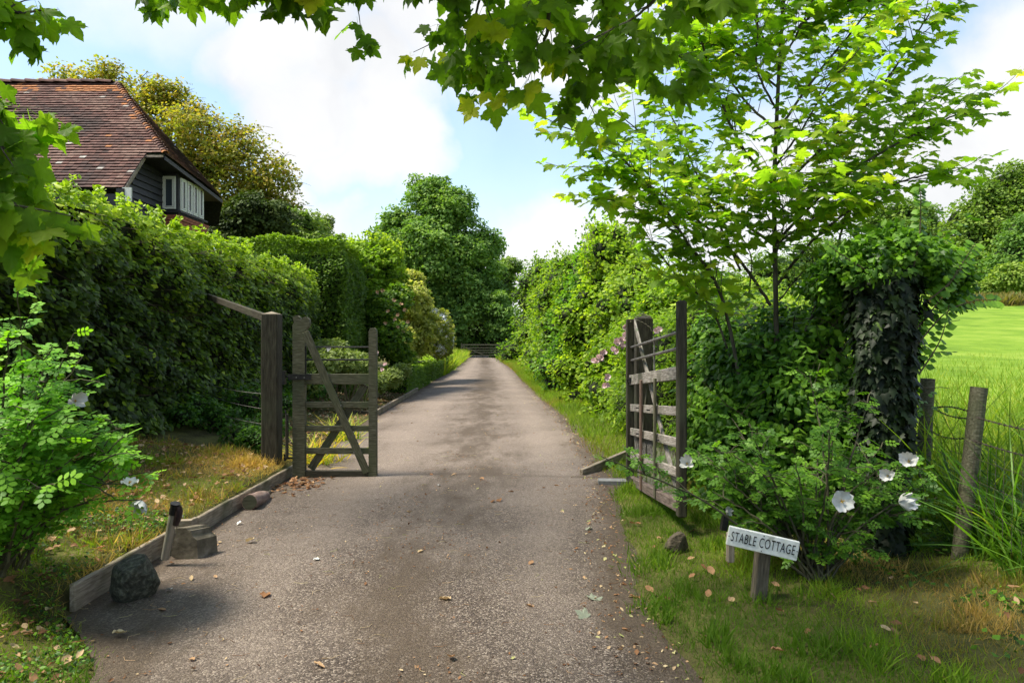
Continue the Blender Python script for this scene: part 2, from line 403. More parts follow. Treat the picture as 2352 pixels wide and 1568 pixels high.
def t_pinnate(pairs=3, w=.34, ll=.30):
    V = []; F = []
    def lf(bx, by, ang, s):
        k = len(V); ca, sa = math.cos(ang), math.sin(ang); q = random.uniform(-.08, .02)
        for (x, y, z) in [(0, 0, 0), (w * .9, .35, -.08), (w * .8, .72, -.1), (0, 1, -.16), (-w * .8, .72, -.1), (-w * .9, .35, -.08)]:
            x, y, z = x * s, y * s, z * s + q * y * s
            V.append((bx + x * ca + y * sa, by - x * sa + y * ca, z - .15 * by * by))
        F.extend([(k, k + 1, k + 5), (k + 1, k + 4, k + 5), (k + 1, k + 2, k + 4), (k + 2, k + 3, k + 4)])
    for i in range(pairs):
        y = .22 + i * .24
        lf(.01, y, R(68), ll * (1 + .1 * i)); lf(-.01, y, R(-68), ll * (1 + .1 * i))
    lf(0, .22 + pairs * .24 - .14, 0, ll * 1.2)
    k = len(V); V += [(-.012, 0, 0), (.012, 0, 0), (0, .22 + pairs * .24 - .1, -.12)]; F.append((k, k + 1, k + 2))
    return T_(V, F)
def t_blade(seg=2, w=.03, bend=.35):
    V = []; F = []
    for i in range(seg):
        t = i / seg; V += [(-w * (1 - t * .6), t, bend * t * t), (w * (1 - t * .6), t, bend * t * t)]
    V.append((0, 1, bend))
    for i in range(seg - 1): F += [(2 * i, 2 * i + 1, 2 * i + 3), (2 * i, 2 * i + 3, 2 * i + 2)]
    F.append((2 * seg - 2, 2 * seg - 1, 2 * seg)); return T_(V, F)
OVAL = [t_oval(.34), t_oval(.28, .16), t_oval(.38, .06, .2)]
OVAL4 = [t_oval4(.36), t_oval4(.3, .2)]
LANCE = [t_oval4(.17, .06), t_oval4(.2, .1)]
CARD = [t_card(.5), t_card(.36)]
LOBED = [t_lobed(.2, 0, 1), t_lobed(.42, .05, 2), t_lobed(.08, -.06, 3), t_lobed(.6, 0.03, 4)]
IVY = [t_ivy()]
PINN = [t_pinnate(3), t_pinnate(3, .36, .28), t_pinnate(2, .38, .34)]
BLADE = [t_blade(2, .035, .3), t_blade(2, .03, .6), t_blade(2, .04, .1)]
LONGB = [t_blade(6, .009, .9), t_blade(6, .008, 1.4), t_blade(5, .010, .5)]

def rdir(n): return unit(rng.normal(size=(n, 3)))

# ------------------------------------------------------------------ terrain
XLy = [-8, 2.6, 3.2, 3.75, 7.8, 10.9, 13.7, 20, 35, 62, 80]; XLx = [-1.7, -1.74, -1.9, -2.44, -2.46, -2.68, -2.7, -2.8, -3.1, -4.0, -4.6]
XRy = [-8, 3, 3.7, 5, 7.2, 8, 13.4, 17.3, 26, 35.6, 62, 80]; XRx = [.8, .76, .66, .82, 1.05, 1.1, 1.06, .82, .45, .09, -1.42, -2]
def XL(y): return np.interp(y, XLy, XLx)
def XR(y): return np.interp(y, XRy, XRx)
def H(x, y, bumps=True):
    x = np.asarray(x, float); y = np.asarray(y, float)
    dl = XL(y) - x; dr = x - XR(y)
    board = sstep(3.6, 3.85, y) * (1 - sstep(7.75, 8.2, y))
    left_b = np.where(dl > .03, .145 + .105 * np.minimum(np.maximum(dl, 0), 2.6), -.03)
    left_n = .22 * sstep(0, 1.8, dl) + .02 * sstep(0, .1, dl) - .02
    left_f = .05 * sstep(0, .15, dl) + .33 * sstep(.1, 2.5, dl) - .02
    far = sstep(7.8, 8.4, y)
    left = board * left_b + (1 - board) * ((1 - far) * left_n + far * left_f)
    wob = .16 * (vnoise(np.stack([y.ravel() * 2.1, y.ravel() * 0 + 9, y.ravel() * 0], 1), 1, 6).reshape(y.shape) - .5) + .10 * (vnoise(np.stack([y.ravel() * 8, x.ravel() * 3, y.ravel() * 0], 1), 1, 8).reshape(y.shape) - .5)
    right = -.015 + .035 * sstep(0, .16, dr + wob) + .05 * sstep(.1, 1.2, dr)
    fld = sstep(3.0, 5.5, x - .01 * y)
    rise = .040 * np.maximum(y - 5.5, 0) + .06 * np.maximum(y - 28, 0) + .05 * np.maximum(y - 70, 0) + .02 * np.maximum(x - 20, 0)
    rise = 14 * np.tanh(rise / 14)
    right = right + fld * rise
    z = np.where(dl > 0, left, np.where(dr > 0, right, -.03))
    z = z + np.where((dl < 0) & (dr < 0), 0, 0)
    if bumps:
        p = np.stack([x.ravel(), y.ravel(), np.zeros(x.size)], 1)
        nb = (fbm(p, 2.2, 5) - .5).reshape(x.shape) * .07 + (fbm(p, .12, 9) - .5).reshape(x.shape) * .9 * sstep(12, 60, np.abs(x) + 0 * y)
        z = z + nb * sstep(.05, .5, np.maximum(dl, dr))
    return z
def seq(*segs):
    out = []
    for a, b, s in segs: out += list(np.arange(a, b, s))
    return np.array(out)
xs = np.concatenate([-np.geomspace(320, 8, 30)[:-1], np.arange(-8, -3, .2), np.arange(-3, 3.4, .06), np.arange(3.4, 8, .25), np.geomspace(8, 400, 34)])
ys = np.concatenate([np.arange(-14, 2, .5), np.arange(2, 9, .09), np.arange(9, 20, .3), np.geomspace(20, 520, 60)])
X, Yg = np.meshgrid(xs, ys, indexing='ij'); Z = H(X, Yg)
b = Buf(); nx, ny = X.shape
idx = np.arange(nx * ny).reshape(nx, ny)
F = np.stack([idx[:-1, :-1], idx[1:, :-1], idx[1:, 1:], idx[:-1, 1:]], -1).reshape(-1, 4)
b.add(np.stack([X.ravel(), Yg.ravel(), Z.ravel()], 1), F)

def ground_mat():
    m, nt, n, l, b = newmat("ground_soil_and_turf")
    ge = n.new("ShaderNodeNewGeometry"); sp = n.new("ShaderNodeSeparateXYZ"); l.new(ge.outputs["Position"], sp.inputs[0])
    a = n.new("ShaderNodeTexNoise"); a.inputs["Scale"].default_value = 2.3; a.inputs["Detail"].default_value = 8; a.inputs["Roughness"].default_value = .65
    l.new(ge.outputs["Position"], a.inputs["Vector"])
    soil = ramp(n, [(.3, (.035, .03, .014)), (.45, (.075, .07, .025)), (.6, (.11, .11, .032)), (.75, (.16, .125, .06))]); l.new(a.outputs[0], soil.inputs[0])
    c = n.new("ShaderNodeTexNoise"); c.inputs["Scale"].default_value = .35; c.inputs["Detail"].default_value = 9; c.inputs["Roughness"].default_value = .7
    l.new(ge.outputs["Position"], c.inputs["Vector"])
    grs = ramp(n, [(.36, (.085, .155, .016)), (.5, (.135, .225, .022)), (.64, (.20, .275, .04))]); l.new(c.outputs[0], grs.inputs[0])
    mr = n.new("ShaderNodeMapRange"); mr.inputs["From Min"].default_value = 3.2; mr.inputs["From Max"].default_value = 4.2; l.new(sp.outputs["X"], mr.inputs["Value"])
    mr2 = n.new("ShaderNodeMapRange"); mr2.inputs["From Min"].default_value = 4.5; mr2.inputs["From Max"].default_value = 6; l.new(sp.outputs["Y"], mr2.inputs["Value"])
    mu = n.new("ShaderNodeMath"); mu.operation = 'MULTIPLY'; l.new(mr.outputs[0], mu.inputs[0]); l.new(mr2.outputs[0], mu.inputs[1])
    mx = n.new("ShaderNodeMix"); mx.data_type = 'RGBA'; l.new(mu.outputs[0], mx.inputs[0]); l.new(soil.outputs[0], mx.inputs[6]); l.new(grs.outputs[0], mx.inputs[7])
    l.new(mx.outputs[2], b.inputs["Base Color"]); b.inputs["Roughness"].default_value = .95; b.inputs["Specular IOR Level"].default_value = .1
    f = n.new("ShaderNodeTexNoise"); f.inputs["Scale"].default_value = 30; f.inputs["Detail"].default_value = 6; l.new(ge.outputs["Position"], f.inputs["Vector"])
    bp = n.new("ShaderNodeBump"); bp.inputs["Strength"].default_value = .8; bp.inputs["Distance"].default_value = .03
    l.new(f.outputs[0], bp.inputs["Height"]); l.new(bp.outputs[0], b.inputs["Normal"]); return m
g = obj("ground", b, ground_mat(), kind="structure", smooth=True)

# driveway
def drive_mat():
    m, nt, n, l, b = newmat("worn_tarmac")
    ge = n.new("ShaderNodeNewGeometry")
    def noise(s, d=5, r=.6, vec=None, st=None):
        q = n.new("ShaderNodeTexNoise"); q.inputs["Scale"].default_value = s; q.inputs["Detail"].default_value = d; q.inputs["Roughness"].default_value = r
        if st:
            mp = n.new("ShaderNodeMapping"); mp.inputs["Scale"].default_value = st; l.new(ge.outputs["Position"], mp.inputs[0]); l.new(mp.outputs[0], q.inputs["Vector"])
        else: l.new(ge.outputs["Position"], q.inputs["Vector"])
        return q
    vo = n.new("ShaderNodeTexVoronoi"); vo.inputs["Scale"].default_value = 125; l.new(ge.outputs["Position"], vo.inputs["Vector"])
    chips = n.new("ShaderNodeSeparateXYZ"); l.new(vo.outputs["Color"], chips.inputs[0])
    chipc = ramp(n, [(.0, (.028, .019, .014)), (.5, (.062, .044, .033)), (.78, (.125, .094, .073)), (.98, (.27, .222, .18))]); l.new(chips.outputs[0], chipc.inputs[0])
    big = noise(.75, 5, .62)
    pale = n.new("ShaderNodeMapRange"); pale.inputs["From Min"].default_value = .44; pale.inputs["From Max"].default_value = .60; l.new(big.outputs[0], pale.inputs["Value"])
    sp = n.new("ShaderNodeSeparateXYZ"); l.new(ge.outputs["Position"], sp.inputs[0])
    # surface paler away from the near end; worn, polished wheel tracks paler than the crown
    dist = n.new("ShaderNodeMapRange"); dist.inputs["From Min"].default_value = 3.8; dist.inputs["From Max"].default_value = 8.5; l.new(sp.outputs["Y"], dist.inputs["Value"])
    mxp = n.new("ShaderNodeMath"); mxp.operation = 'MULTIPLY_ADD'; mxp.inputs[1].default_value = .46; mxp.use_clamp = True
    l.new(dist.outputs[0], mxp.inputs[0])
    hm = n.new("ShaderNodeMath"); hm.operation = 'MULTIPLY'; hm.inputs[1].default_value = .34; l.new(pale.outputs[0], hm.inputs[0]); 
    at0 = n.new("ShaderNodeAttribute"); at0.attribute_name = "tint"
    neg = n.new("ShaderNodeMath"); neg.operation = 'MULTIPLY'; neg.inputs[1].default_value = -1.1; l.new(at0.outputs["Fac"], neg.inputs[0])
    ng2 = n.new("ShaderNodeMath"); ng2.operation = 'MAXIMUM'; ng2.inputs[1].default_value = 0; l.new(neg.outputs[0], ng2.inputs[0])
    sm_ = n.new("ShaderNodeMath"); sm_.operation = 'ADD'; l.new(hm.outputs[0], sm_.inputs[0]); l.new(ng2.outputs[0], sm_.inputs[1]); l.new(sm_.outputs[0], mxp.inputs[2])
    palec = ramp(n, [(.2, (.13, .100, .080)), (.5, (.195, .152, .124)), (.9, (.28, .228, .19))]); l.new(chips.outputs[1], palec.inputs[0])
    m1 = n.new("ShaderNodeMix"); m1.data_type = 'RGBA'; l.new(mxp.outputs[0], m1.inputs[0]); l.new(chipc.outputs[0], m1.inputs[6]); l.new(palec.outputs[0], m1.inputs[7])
    # brown leaf dirt patches, streaky along the crown of the drive
    dn = noise(1.6, 8, .75, st=(1.5, .55, 1))
    at = n.new("ShaderNodeAttribute"); at.attribute_name = "tint"      # dirt amount: edges and crown
    dm = n.new("ShaderNodeMath"); dm.operation = 'MULTIPLY_ADD'; dm.inputs[1].default_value = .32; l.new(at.outputs["Fac"], dm.inputs[0]); l.new(dn.outputs[0], dm.inputs[2])
    dr = n.new("ShaderNodeMapRange"); dr.inputs["From Min"].default_value = .53; dr.inputs["From Max"].default_value = .72; l.new(dm.outputs[0], dr.inputs["Value"])
    fine = noise(60, 4, .8)
    dirtc = ramp(n, [(.35, (.030, .019, .011)), (.55, (.070, .048, .030)), (.75, (.15, .11, .072))]); l.new(fine.outputs[0], dirtc.inputs[0])
    ds = n.new("ShaderNodeMath"); ds.operation = 'MULTIPLY'; ds.inputs[1].default_value = .85; l.new(dr.outputs[0], ds.inputs[0])
    m2 = n.new("ShaderNodeMix"); m2.data_type = 'RGBA'; l.new(ds.outputs[0], m2.inputs[0]); l.new(m1.outputs[2], m2.inputs[6]); l.new(dirtc.outputs[0], m2.inputs[7])
    l.new(m2.outputs[2], b.inputs["Base Color"]); b.inputs["Roughness"].default_value = .72; b.inputs["Specular IOR Level"].default_value = .35
    bp = n.new("ShaderNodeBump"); bp.inputs["Strength"].default_value = .7; bp.inputs["Distance"].default_value = .007
    l.new(vo.outputs["Distance"], bp.inputs["Height"]); bp.invert = True
    l.new(bp.outputs[0], b.inputs["Normal"]); return m
b = Buf(); yr = np.concatenate([np.arange(-8, 1, .4), np.arange(1, 10, .08), np.arange(10, 25, .25), np.arange(25, 72, 1.0)]); nc = 48
tt = np.linspace(0, 1, nc + 1); YY, TT = np.meshgrid(yr, tt, indexing='ij')
wl = .05 * (vnoise(np.stack([yr * 3, yr * 0, yr * 0], 1), 1, 3) - .5) + .05 * (vnoise(np.stack([yr * 11, yr * 0, yr * 0], 1), 1, 4) - .5)
wr = .12 * (vnoise(np.stack([yr * 2, yr * 0 + 9, yr * 0], 1), 1, 6) - .5) + .07 * (vnoise(np.stack([yr * 9, yr * 0, yr * 0], 1), 1, 8) - .5)
xl = XL(yr) + wl - .03; xr = XR(yr) + .16 + 0 * wr
XX = xl[:, None] * (1 - TT) + xr[:, None] * TT
pp = np.stack([XX.ravel(), YY.ravel(), XX.ravel() * 0], 1)
ZZ = .004 + .03 * np.sin(TT * math.pi) + .01 * (fbm(pp, 1.5, 21).reshape(XX.shape) - .5)
el = (XX - xl[:, None]); er = (xr[:, None] - XX)
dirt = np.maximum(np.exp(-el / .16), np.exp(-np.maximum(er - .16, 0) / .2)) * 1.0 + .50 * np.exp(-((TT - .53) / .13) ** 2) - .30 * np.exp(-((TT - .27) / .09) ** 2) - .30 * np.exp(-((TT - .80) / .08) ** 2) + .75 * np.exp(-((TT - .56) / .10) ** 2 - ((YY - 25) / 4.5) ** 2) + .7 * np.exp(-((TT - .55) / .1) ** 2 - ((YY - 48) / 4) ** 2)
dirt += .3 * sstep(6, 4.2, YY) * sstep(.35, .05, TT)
dirt += 0.5 * np.exp(-((YY - (7.62 - .15 * TT)) / .04) ** 2) * sstep(.3, .5, TT)      # seam of an old trench across the drive
idx = np.arange(XX.size).reshape(XX.shape)
F = np.stack([idx[:-1, :-1], idx[:-1, 1:], idx[1:, 1:], idx[1:, :-1]], -1).reshape(-1, 4)
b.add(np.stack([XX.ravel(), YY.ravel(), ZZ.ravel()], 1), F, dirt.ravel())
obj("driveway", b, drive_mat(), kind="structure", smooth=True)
def ZD(x, y):
    t = np.clip((x - XL(y)) / (XR(y) - XL(y)), 0, 1); return .004 + .03 * np.sin(t * math.pi)

# ------------------------------------------------------------------ grass and litter
def grass(name, label, pts, ln, mat, tint, tm=BLADE, lean=.5, cat='grass', zoff=-.01):
    n = len(pts)
    up = np.tile([0, 0, 1.], (n, 1)) + rng.normal(size=(n, 3)) * lean * np.array([1, 1, .3]); up[:, 2] = np.abs(up[:, 2])
    nn = rdir(n); nn[:, 2] *= .3
    T = np.column_stack([pts, H(pts[:, 0], pts[:, 1]) + zoff])
    M = basis(nn, up, ln); 
    # blade template bends towards +z (its normal)
    b = Buf(); w = rng.integers(0, len(tm), n)
    for k in range(len(tm)):
        q = w == k; inst(b, tm[k], M[q], T[q], tint[q])
    o = obj(name, b, mat, kind='stuff'); return tag(o, label, cat)
def area(n, y0, y1, fl, fr):
    y = rng.uniform(y0, y1, n); a = fl(y); c = fr(y); x = a + (c - a) * rng.random(n); return np.column_stack([x, y])
def patch(pts, scale, seed): return fbm(np.column_stack([pts, np.zeros(len(pts))]), scale, seed)
# right verge near the sign
pts = area(100000, 2.3, 8.3, lambda y: XR(y) - .03, lambda y: np.full_like(y, 3.4))
nz_ = patch(pts, 1.3, 31); ed = pts[:, 0] - XR(pts[:, 1])
keep = rng.random(len(pts)) < (.35 + sstep(.02, .3, ed)) * np.where(pts[:, 0] > 2.1, .45, 1) * (.45 + nz_)
pts = pts[keep]; nz_ = nz_[keep]
tint = np.clip(.26 + (patch(pts, .9, 33) - .5) * 1.9 + .50 * sstep(1.7, 2.6, pts[:, 0]) * sstep(5, 3.8, pts[:, 1]) + rng.normal(size=len(pts)) * .16, 0, 1)
grass("lawn_grass", "short bright green grass on the right verge round the cottage sign", pts, (rng.uniform(.025, .07, len(pts)) * (1 + 1.1 * sstep(.55, .75, patch(pts, 5, 91)))), G_grass, tint)
# strip along the right hedgerow
pts = area(42000, 7.5, 62, lambda y: XR(y) - .05, lambda y: XR(y) + .85)
pts = pts[rng.random(len(pts)) < np.clip(18 / pts[:, 1], .25, 1)]
tint = np.clip(.38 + (patch(pts, .8, 5) - .5) + rng.normal(size=len(pts)) * .14 + .2 * np.exp(-(pts[:, 0] - XR(pts[:, 1])) / .08) - .08, 0, 1)
grass("verge_grass", "bright mown grass strip along the foot of the right hedgerow", pts, rng.uniform(.05, .12, len(pts)) * (1 + pts[:, 1] / 30), G_grass, tint)
# left bank, mossy and dry
pts = area(78000, 1.9, 8.4, lambda y: np.full_like(y, -5.0), lambda y: XL(y) - np.where(y > 3.75, .03, -.02))
nz_ = patch(pts, 1.1, 77); pts = pts[rng.random(len(pts)) < .3 + nz_]; nz_ = patch(pts, 1.1, 77)
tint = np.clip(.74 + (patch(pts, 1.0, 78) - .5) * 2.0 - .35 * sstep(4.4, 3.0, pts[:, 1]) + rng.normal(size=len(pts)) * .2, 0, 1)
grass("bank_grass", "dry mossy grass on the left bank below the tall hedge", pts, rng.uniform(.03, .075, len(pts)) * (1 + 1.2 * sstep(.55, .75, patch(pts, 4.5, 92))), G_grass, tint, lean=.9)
# ground cover weeds in the left bank
def weeds(name, label, pts, s, mat, zr=(.01, .06), tm=OVAL4, cat='ground cover'):
    n = len(pts); T = np.column_stack([pts, H(pts[:, 0], pts[:, 1]) + rng.uniform(*zr, n)])
    nn = np.tile([0, 0, 1.], (n, 1)) + rng.normal(size=(n, 3)) * .5
    M = basis(nn, rdir(n), rng.uniform(.6, 1.3, n) * s); b = Buf(); w = rng.integers(0, len(tm), n); t = rng.random(n)
    for k in range(len(tm)): q = w == k; inst(b, tm[k], M[q], T[q], t[q])
    return tag(obj(name, b, mat, kind='stuff'), label, cat)
pts = area(16000, 2.2, 5.2, lambda y: np.full_like(y, -4.2), lambda y: XL(y) - .05); pts = pts[rng.random(len(pts)) < sstep(.42, .62, patch(pts, 1.6, 12))]
weeds("ground_cover", "small leafy weeds creeping over the near left bank", pts, .024, G_shrub)
pts = area(9000, 2.6, 5.5, lambda y: np.full_like(y, 1.9), lambda y: np.full_like(y, 4.6)); pts = pts[rng.random(len(pts)) < sstep(.40, .6, patch(pts, 1.4, 17)) * sstep(1.9, 2.8, pts[:, 0])]
weeds("ground_cover", "dark small weeds in the shade beside the fence on the right", pts, .04, G_shrub)
# meadow
pts = area(60000, 4.6, 30, lambda y: 3.0 + .02 * y, lambda y: 3.4 + y * .78 + 0 * y)
pts = pts[rng.random(len(pts)) < np.clip(6 / pts[:, 1], .12, 1)]
pts = pts[(pts[:, 0] > 3.35)]
ln = rng.uniform(.10, .30, len(pts)) * np.clip(1.6 - pts[:, 1] / 25, .5, 1.5)
grass("meadow_grass", "sunlit yellow green meadow grass beyond the barbed wire", pts, ln, G_field, np.clip(.5 + rng.normal(size=len(pts)) * .25, 0, 1), lean=.35)
pts = area(2600, 4.2, 8.5, lambda y: 2.95 + .03 * y, lambda y: 4.2 + y * .5)
pts = pts[pts[:, 0] > 3.1]
grass("tall_grass", "long thin grass stems growing through the wire fence", pts, rng.uniform(.35, .95, len(pts)), G_field, np.clip(.45 + rng.normal(size=len(pts)) * .3, 0, 1), tm=LONGB, lean=.25)
pts = area(420, 3.9, 4.7, lambda y: np.full_like(y, 3.0), lambda y: np.full_like(y, 3.9))
grass("sedge_tuft", "arching clump of long dark grass at the foot of the leaning fence post", pts, rng.uniform(.35, .8, len(pts)), G_shrub, rng.random(len(pts)), tm=[t_blade(6, .014, .9), t_blade(6, .012, 1.3)], lean=.45)
# daisy-like tall verge far left before the white shrub
pts = area(5000, 30, 58, lambda y: XL(y) - 1.3, lambda y: XL(y) + .05)
grass("rough_grass", "tall yellow green grass on the left verge near the far gate", pts, rng.uniform(.3, .95, len(pts)), G_field, np.clip(.7 + rng.normal(size=len(pts)) * .2, 0, 1), lean=.3, tm=[t_blade(2, .05, .4), t_blade(2, .04, .7)])
# weeds on the far side of the meadow
pts = area(9000, 60, 66, lambda y: np.full_like(y, 40.), lambda y: np.full_like(y, 60.))
n = len(pts); tw = np.clip(.75 + rng.normal(size=n) * .15, 0, 1)
grass("weed_patch", "brownish green tall weeds at the far edge of the meadow", pts, rng.uniform(.4, 1.2, n), leafmat("weed", [(0, (.035, .065, .025)), (.5, (.06, .085, .04)), (1, (.11, .10, .06))]), tw, lean=.3, tm=[t_blade(2, .12, .4), t_blade(2, .1, .7)])

M_litter = leafmat("fallen_leaf", [(0, (.10, .045, .02)), (.35, (.26, .13, .06)), (.6, (.42, .27, .15)), (.8, (.50, .40, .24)), (1, (.30, .34, .10))], .15, .7, (1.1, 1, .8))
M_pale = leafmat("pale_fallen_leaf", [(0, (.17, .19, .14)), (1, (.3, .32, .24))], .15, .7, (1.1, 1, .8))
def curled(seed, w=.3):
    r = random.Random(seed); V = []; F = []
    n = 6
    for i in range(n + 1):
        t = i / n; ww = w * math.sin(math.pi * min(.97, .04 + t)) ** .7 + .01
        zc = .25 * t * t * r.uniform(.2, 1)
        V += [(-ww, t, zc + ww * r.uniform(.2, .8)), (0, t, zc), (ww, t, zc + ww * r.uniform(.2, .8))]
    for i in range(n):
        for k in (0, 1): a = i * 3 + k; F += [(a, a + 1, a + 4), (a, a + 4, a + 3)]
    k = len(V); V += [(-.01, 0, .0), (.01, 0, .0), (.05, -.5, .03)]; F.append((k, k + 1, k + 2))
    return T_(V, F)
CURL = [curled(1), curled(2, .4), curled(3, .22), t_lobed(-.3, 0, 9)]
def litter(name, label, pts, s, mat, tint, road=True):
    n = len(pts); z = (ZD(pts[:, 0], pts[:, 1]) if road else H(pts[:, 0], pts[:, 1]) + .02) + .004
    T = np.column_stack([pts, z + s * .06]); nn = np.tile([0, 0, 1.], (n, 1)) + rng.normal(size=(n, 3)) * .28
    M = basis(nn, rdir(n) * [1, 1, .1], s); b = Buf(); w = rng.integers(0, 3, n)
    for k in range(3): q = w == k; inst(b, CURL[k], M[q], T[q], tint[q])
    return tag(obj(name, b, mat, kind='stuff'), label, 'leaf litter')
pts = area(700, 2.5, 20, XL, XR); pts = pts[rng.random(len(pts)) < .25 + .9 * (np.minimum(pts[:, 0] - XL(pts[:, 1]), XR(pts[:, 1]) - pts[:, 0]) < .45)]
litter("leaf_litter", "tiny dry leaf fragments scattered over the driveway", pts, rng.uniform(.012, .035, len(pts)), M_litter, rng.random(len(pts)))
pts = np.column_stack([rng.normal(-2.2, .13, 130), rng.normal(7.15, .2, 130)]); pts = pts[pts[:, 0] > -2.42]
litter("leaf_heap", "drift of orange brown dead leaves at the foot of the left gate", pts, rng.uniform(.03, .06, len(pts)), M_litter, rng.random(len(pts)) * .6)
e_ = area(2600, 2.6, 30, lambda y: XR(y) - .28, lambda y: XR(y) + .12); e_ = e_[rng.random(len(e_)) < np.clip(7 / e_[:, 1], .1, 1)]
litter("leaf_litter", "brown leaf crumbs along the right edge of the driveway", e_, rng.uniform(.01, .03, len(e_)), M_litter, rng.random(len(e_)))
pts = area(1500, 2.4, 8.0, lambda y: np.full_like(y, -4.4), lambda y: XL(y) - .1)
litter("leaf_litter", "dead leaves lying in the dry grass of the left bank", pts, rng.uniform(.025, .06, len(pts)), M_litter, rng.random(len(pts)) * .8, False)
pts = area(90, 2.4, 6, lambda y: XR(y) + .1, lambda y: np.full_like(y, 3.2))
litter("leaf_litter", "dead leaves lying in the grass round the sign", pts, rng.uniform(.03, .06, len(pts)), M_litter, rng.random(len(pts)) * .7, False)
pts = area(9000, 2.4, 12, XL, XR); tt_ = (pts[:, 0] - XL(pts[:, 1])) / (XR(pts[:, 1]) - XL(pts[:, 1]))
kp = rng.random(len(pts)) < (.10 + .8 * np.exp(-((tt_ - .53) / .14) ** 2) + .6 * np.exp(-tt_ / .06) + .5 * np.exp(-(1 - tt_) / .08)) * sstep(.40, .66, patch(pts, 1.5, 61)) * np.clip(5 / pts[:, 1], .2, 1); pts = pts[kp]
litter("leaf_litter", "brown crumbled leaf dirt along the middle and sides of the drive", pts, rng.uniform(.006, .020, len(pts)), M_litter, rng.random(len(pts)) ** 1.6 * .8)
# needles and stalks: fine debris lines
bb = Buf()
for i in range(420):
    y = random.uniform(2.5, 9); x = random.uniform(float(XL(y)), float(XR(y))); a = random.uniform(0, 6.28); l_ = random.uniform(.015, .06)
    z = float(ZD(x, y)) + .004; tube(bb, [(x, y, z), (x + l_ * math.cos(a), y + l_ * math.sin(a), z + .003), (x + l_ * 1.6 * math.cos(a + .5), y + l_ * 1.6 * math.sin(a + .5), z)], .0011, 3, random.random(), cap=False)
tag(obj("twig_litter", bb, M_litter, kind='stuff'), "thin stalks and bits of twig strewn on the tarmac", "twig litter")

_cc = {}
def fallen(u, v, s, mat, q, tm, label, group):
    p = G(u, v); z = float(ZD(p.x, p.y)) if XL(p.y) < p.x < XR(p.y) else float(H(p.x, p.y)) + .03
    key = (tm, q, mat.name)
    if key not in _cc:
        b = Buf(); b.add(*CURL[tm], tint=q); _cc[key] = mesh_of("fallen_leaf", b, mat=mat)
    o = bpy.data.objects.new("fallen_leaf", _cc[key]); sc.collection.objects.link(o)
    o.location = (p.x, p.y, z + s * .08); o.rotation_euler = (random.uniform(-.35, .35), random.uniform(-.35, .35), random.uniform(0, 6.28)); o.scale = (s, s, s)
    tag(o, label, 'leaf', group)
FG = "fallen leaves lying on the driveway"
for i, (u, v) in enumerate([(935, 1184), (1038, 1098), (1010, 1388), (1345, 1390), (1040, 1525), (745, 1551), (1128, 1162), (1290, 1178), (1103, 1105),
                            (1180, 1135), (1148, 1160), (1215, 1305), (1285, 1120), (990, 1095), (863, 1094), (1210, 1398), (605, 1385), (440, 1340), (380, 1410), (960, 1280)]):
    fallen(u, v, random.uniform(.045, .08), M_litter, random.choice([.3, .45, .6, .7]), random.randrange(3), "dry tan curled fallen leaf lying on the dark tarmac driveway", FG)
for (u, v, l_) in [(566, 1251, "small yellow fallen leaf on the tarmac in front of the carved stone"), (290, 1458, "pale tan fallen leaf with a long stalk at the left driveway edge")]:
    fallen(u, v, .07, M_litter, .8, 1, l_, None)
fallen(1368, 1384, .09, M_pale, .5, 3, "large pale grey green lobed leaf flat on the driveway, farther of a pair", None)
fallen(1350, 1424, .08, M_pale, .3, 3, "folded grey green lobed leaf on the driveway, nearer of a pair", None)
fallen(1347, 1222, .07, M_pale, .8, 1, "pale cream fallen leaf near the right edge beside the grass", None)
for (u, v) in [(735, 1295), (385, 1362), (545, 1208), (1010, 1122)]:
    fallen(u, v, .045, M_white, .5, 1, "small white fallen petal lying on the driveway", "white petals on the driveway")
for (u, v) in [(1448, 1372), (1500, 1380), (1450, 1455), (1800, 1520), (2010, 1530), (2140, 1560), (1625, 1395)]:
    fallen(u, v, .058, M_litter, .4, random.randrange(3), "brown curled fallen leaf lying in the right verge grass", "fallen leaves in the right verge")
#@@PART2
# ------------------------------------------------------------------ timber edging, gate posts, gates
t = thing("timber_edging", (-2.44, 3.8, 0), "weathered timber boards edging the left bank along the driveway", "edging")
ysb = [3.78, 4.62, 5.3, 5.95, 6.25, 6.95, 7.72]; hs = [.17, .16, .15, .14, .135, .13]
for i in range(6):
    x0 = float(XL(ysb[i])) - .01; x1 = float(XL(ysb[i + 1])) - .01
    beam("board", (x0 + random.uniform(-.012, .012), ysb[i] + .003, hs[i] / 2 - .015), (x1 + random.uniform(-.008, .008), ysb[i + 1] - .003, hs[i] / 2 - .02), hs[i], .035, M_edge_wood, t)
t = thing("flower_bed_edging", (-2.7, 13.8, 0), "low weathered boards edging the flower bed beyond the left gate", "edging")
beam("board", (-2.74, 13.75, .05), (-2.80, 17.2, .05), .13, .06, M_edge_wood, t)
beam("board", (-2.80, 17.25, .045), (-2.86, 20.6, .045), .13, .06, M_edge_wood, t)
beam("board", (-3.55, 13.9, .04), (-2.76, 13.72, .04), .12, .06, M_oak_dark, t)
beam("board", (-3.3, 22.4, .05), (-2.9, 22.3, .05), .14, .07, M_edge_wood, t)
o = beam("ground_board", G(1335, 1094) + Vector((0, 0, .03)), G(1452, 1060) + Vector((-.05, 0, .10)), .10, .05, M_edge_wood, None)
tag(o, "low weathered board set diagonally in the ground at the right gate post", "board")
b = Buf(); p = G(1412, 1113); box_into(b, (p.x - .02, p.y + .02, .025), .30, .15, .05, Matrix.Rotation(R(-4), 3, 'Z'))
tag(obj("paving_slab", b, surfmat("pale_slab", [(.3, (.13, .13, .13)), (.7, (.22, .22, .22))], 20, bump=.2)), "small pale grey slab in the grass under the right gate hinge", "slab")

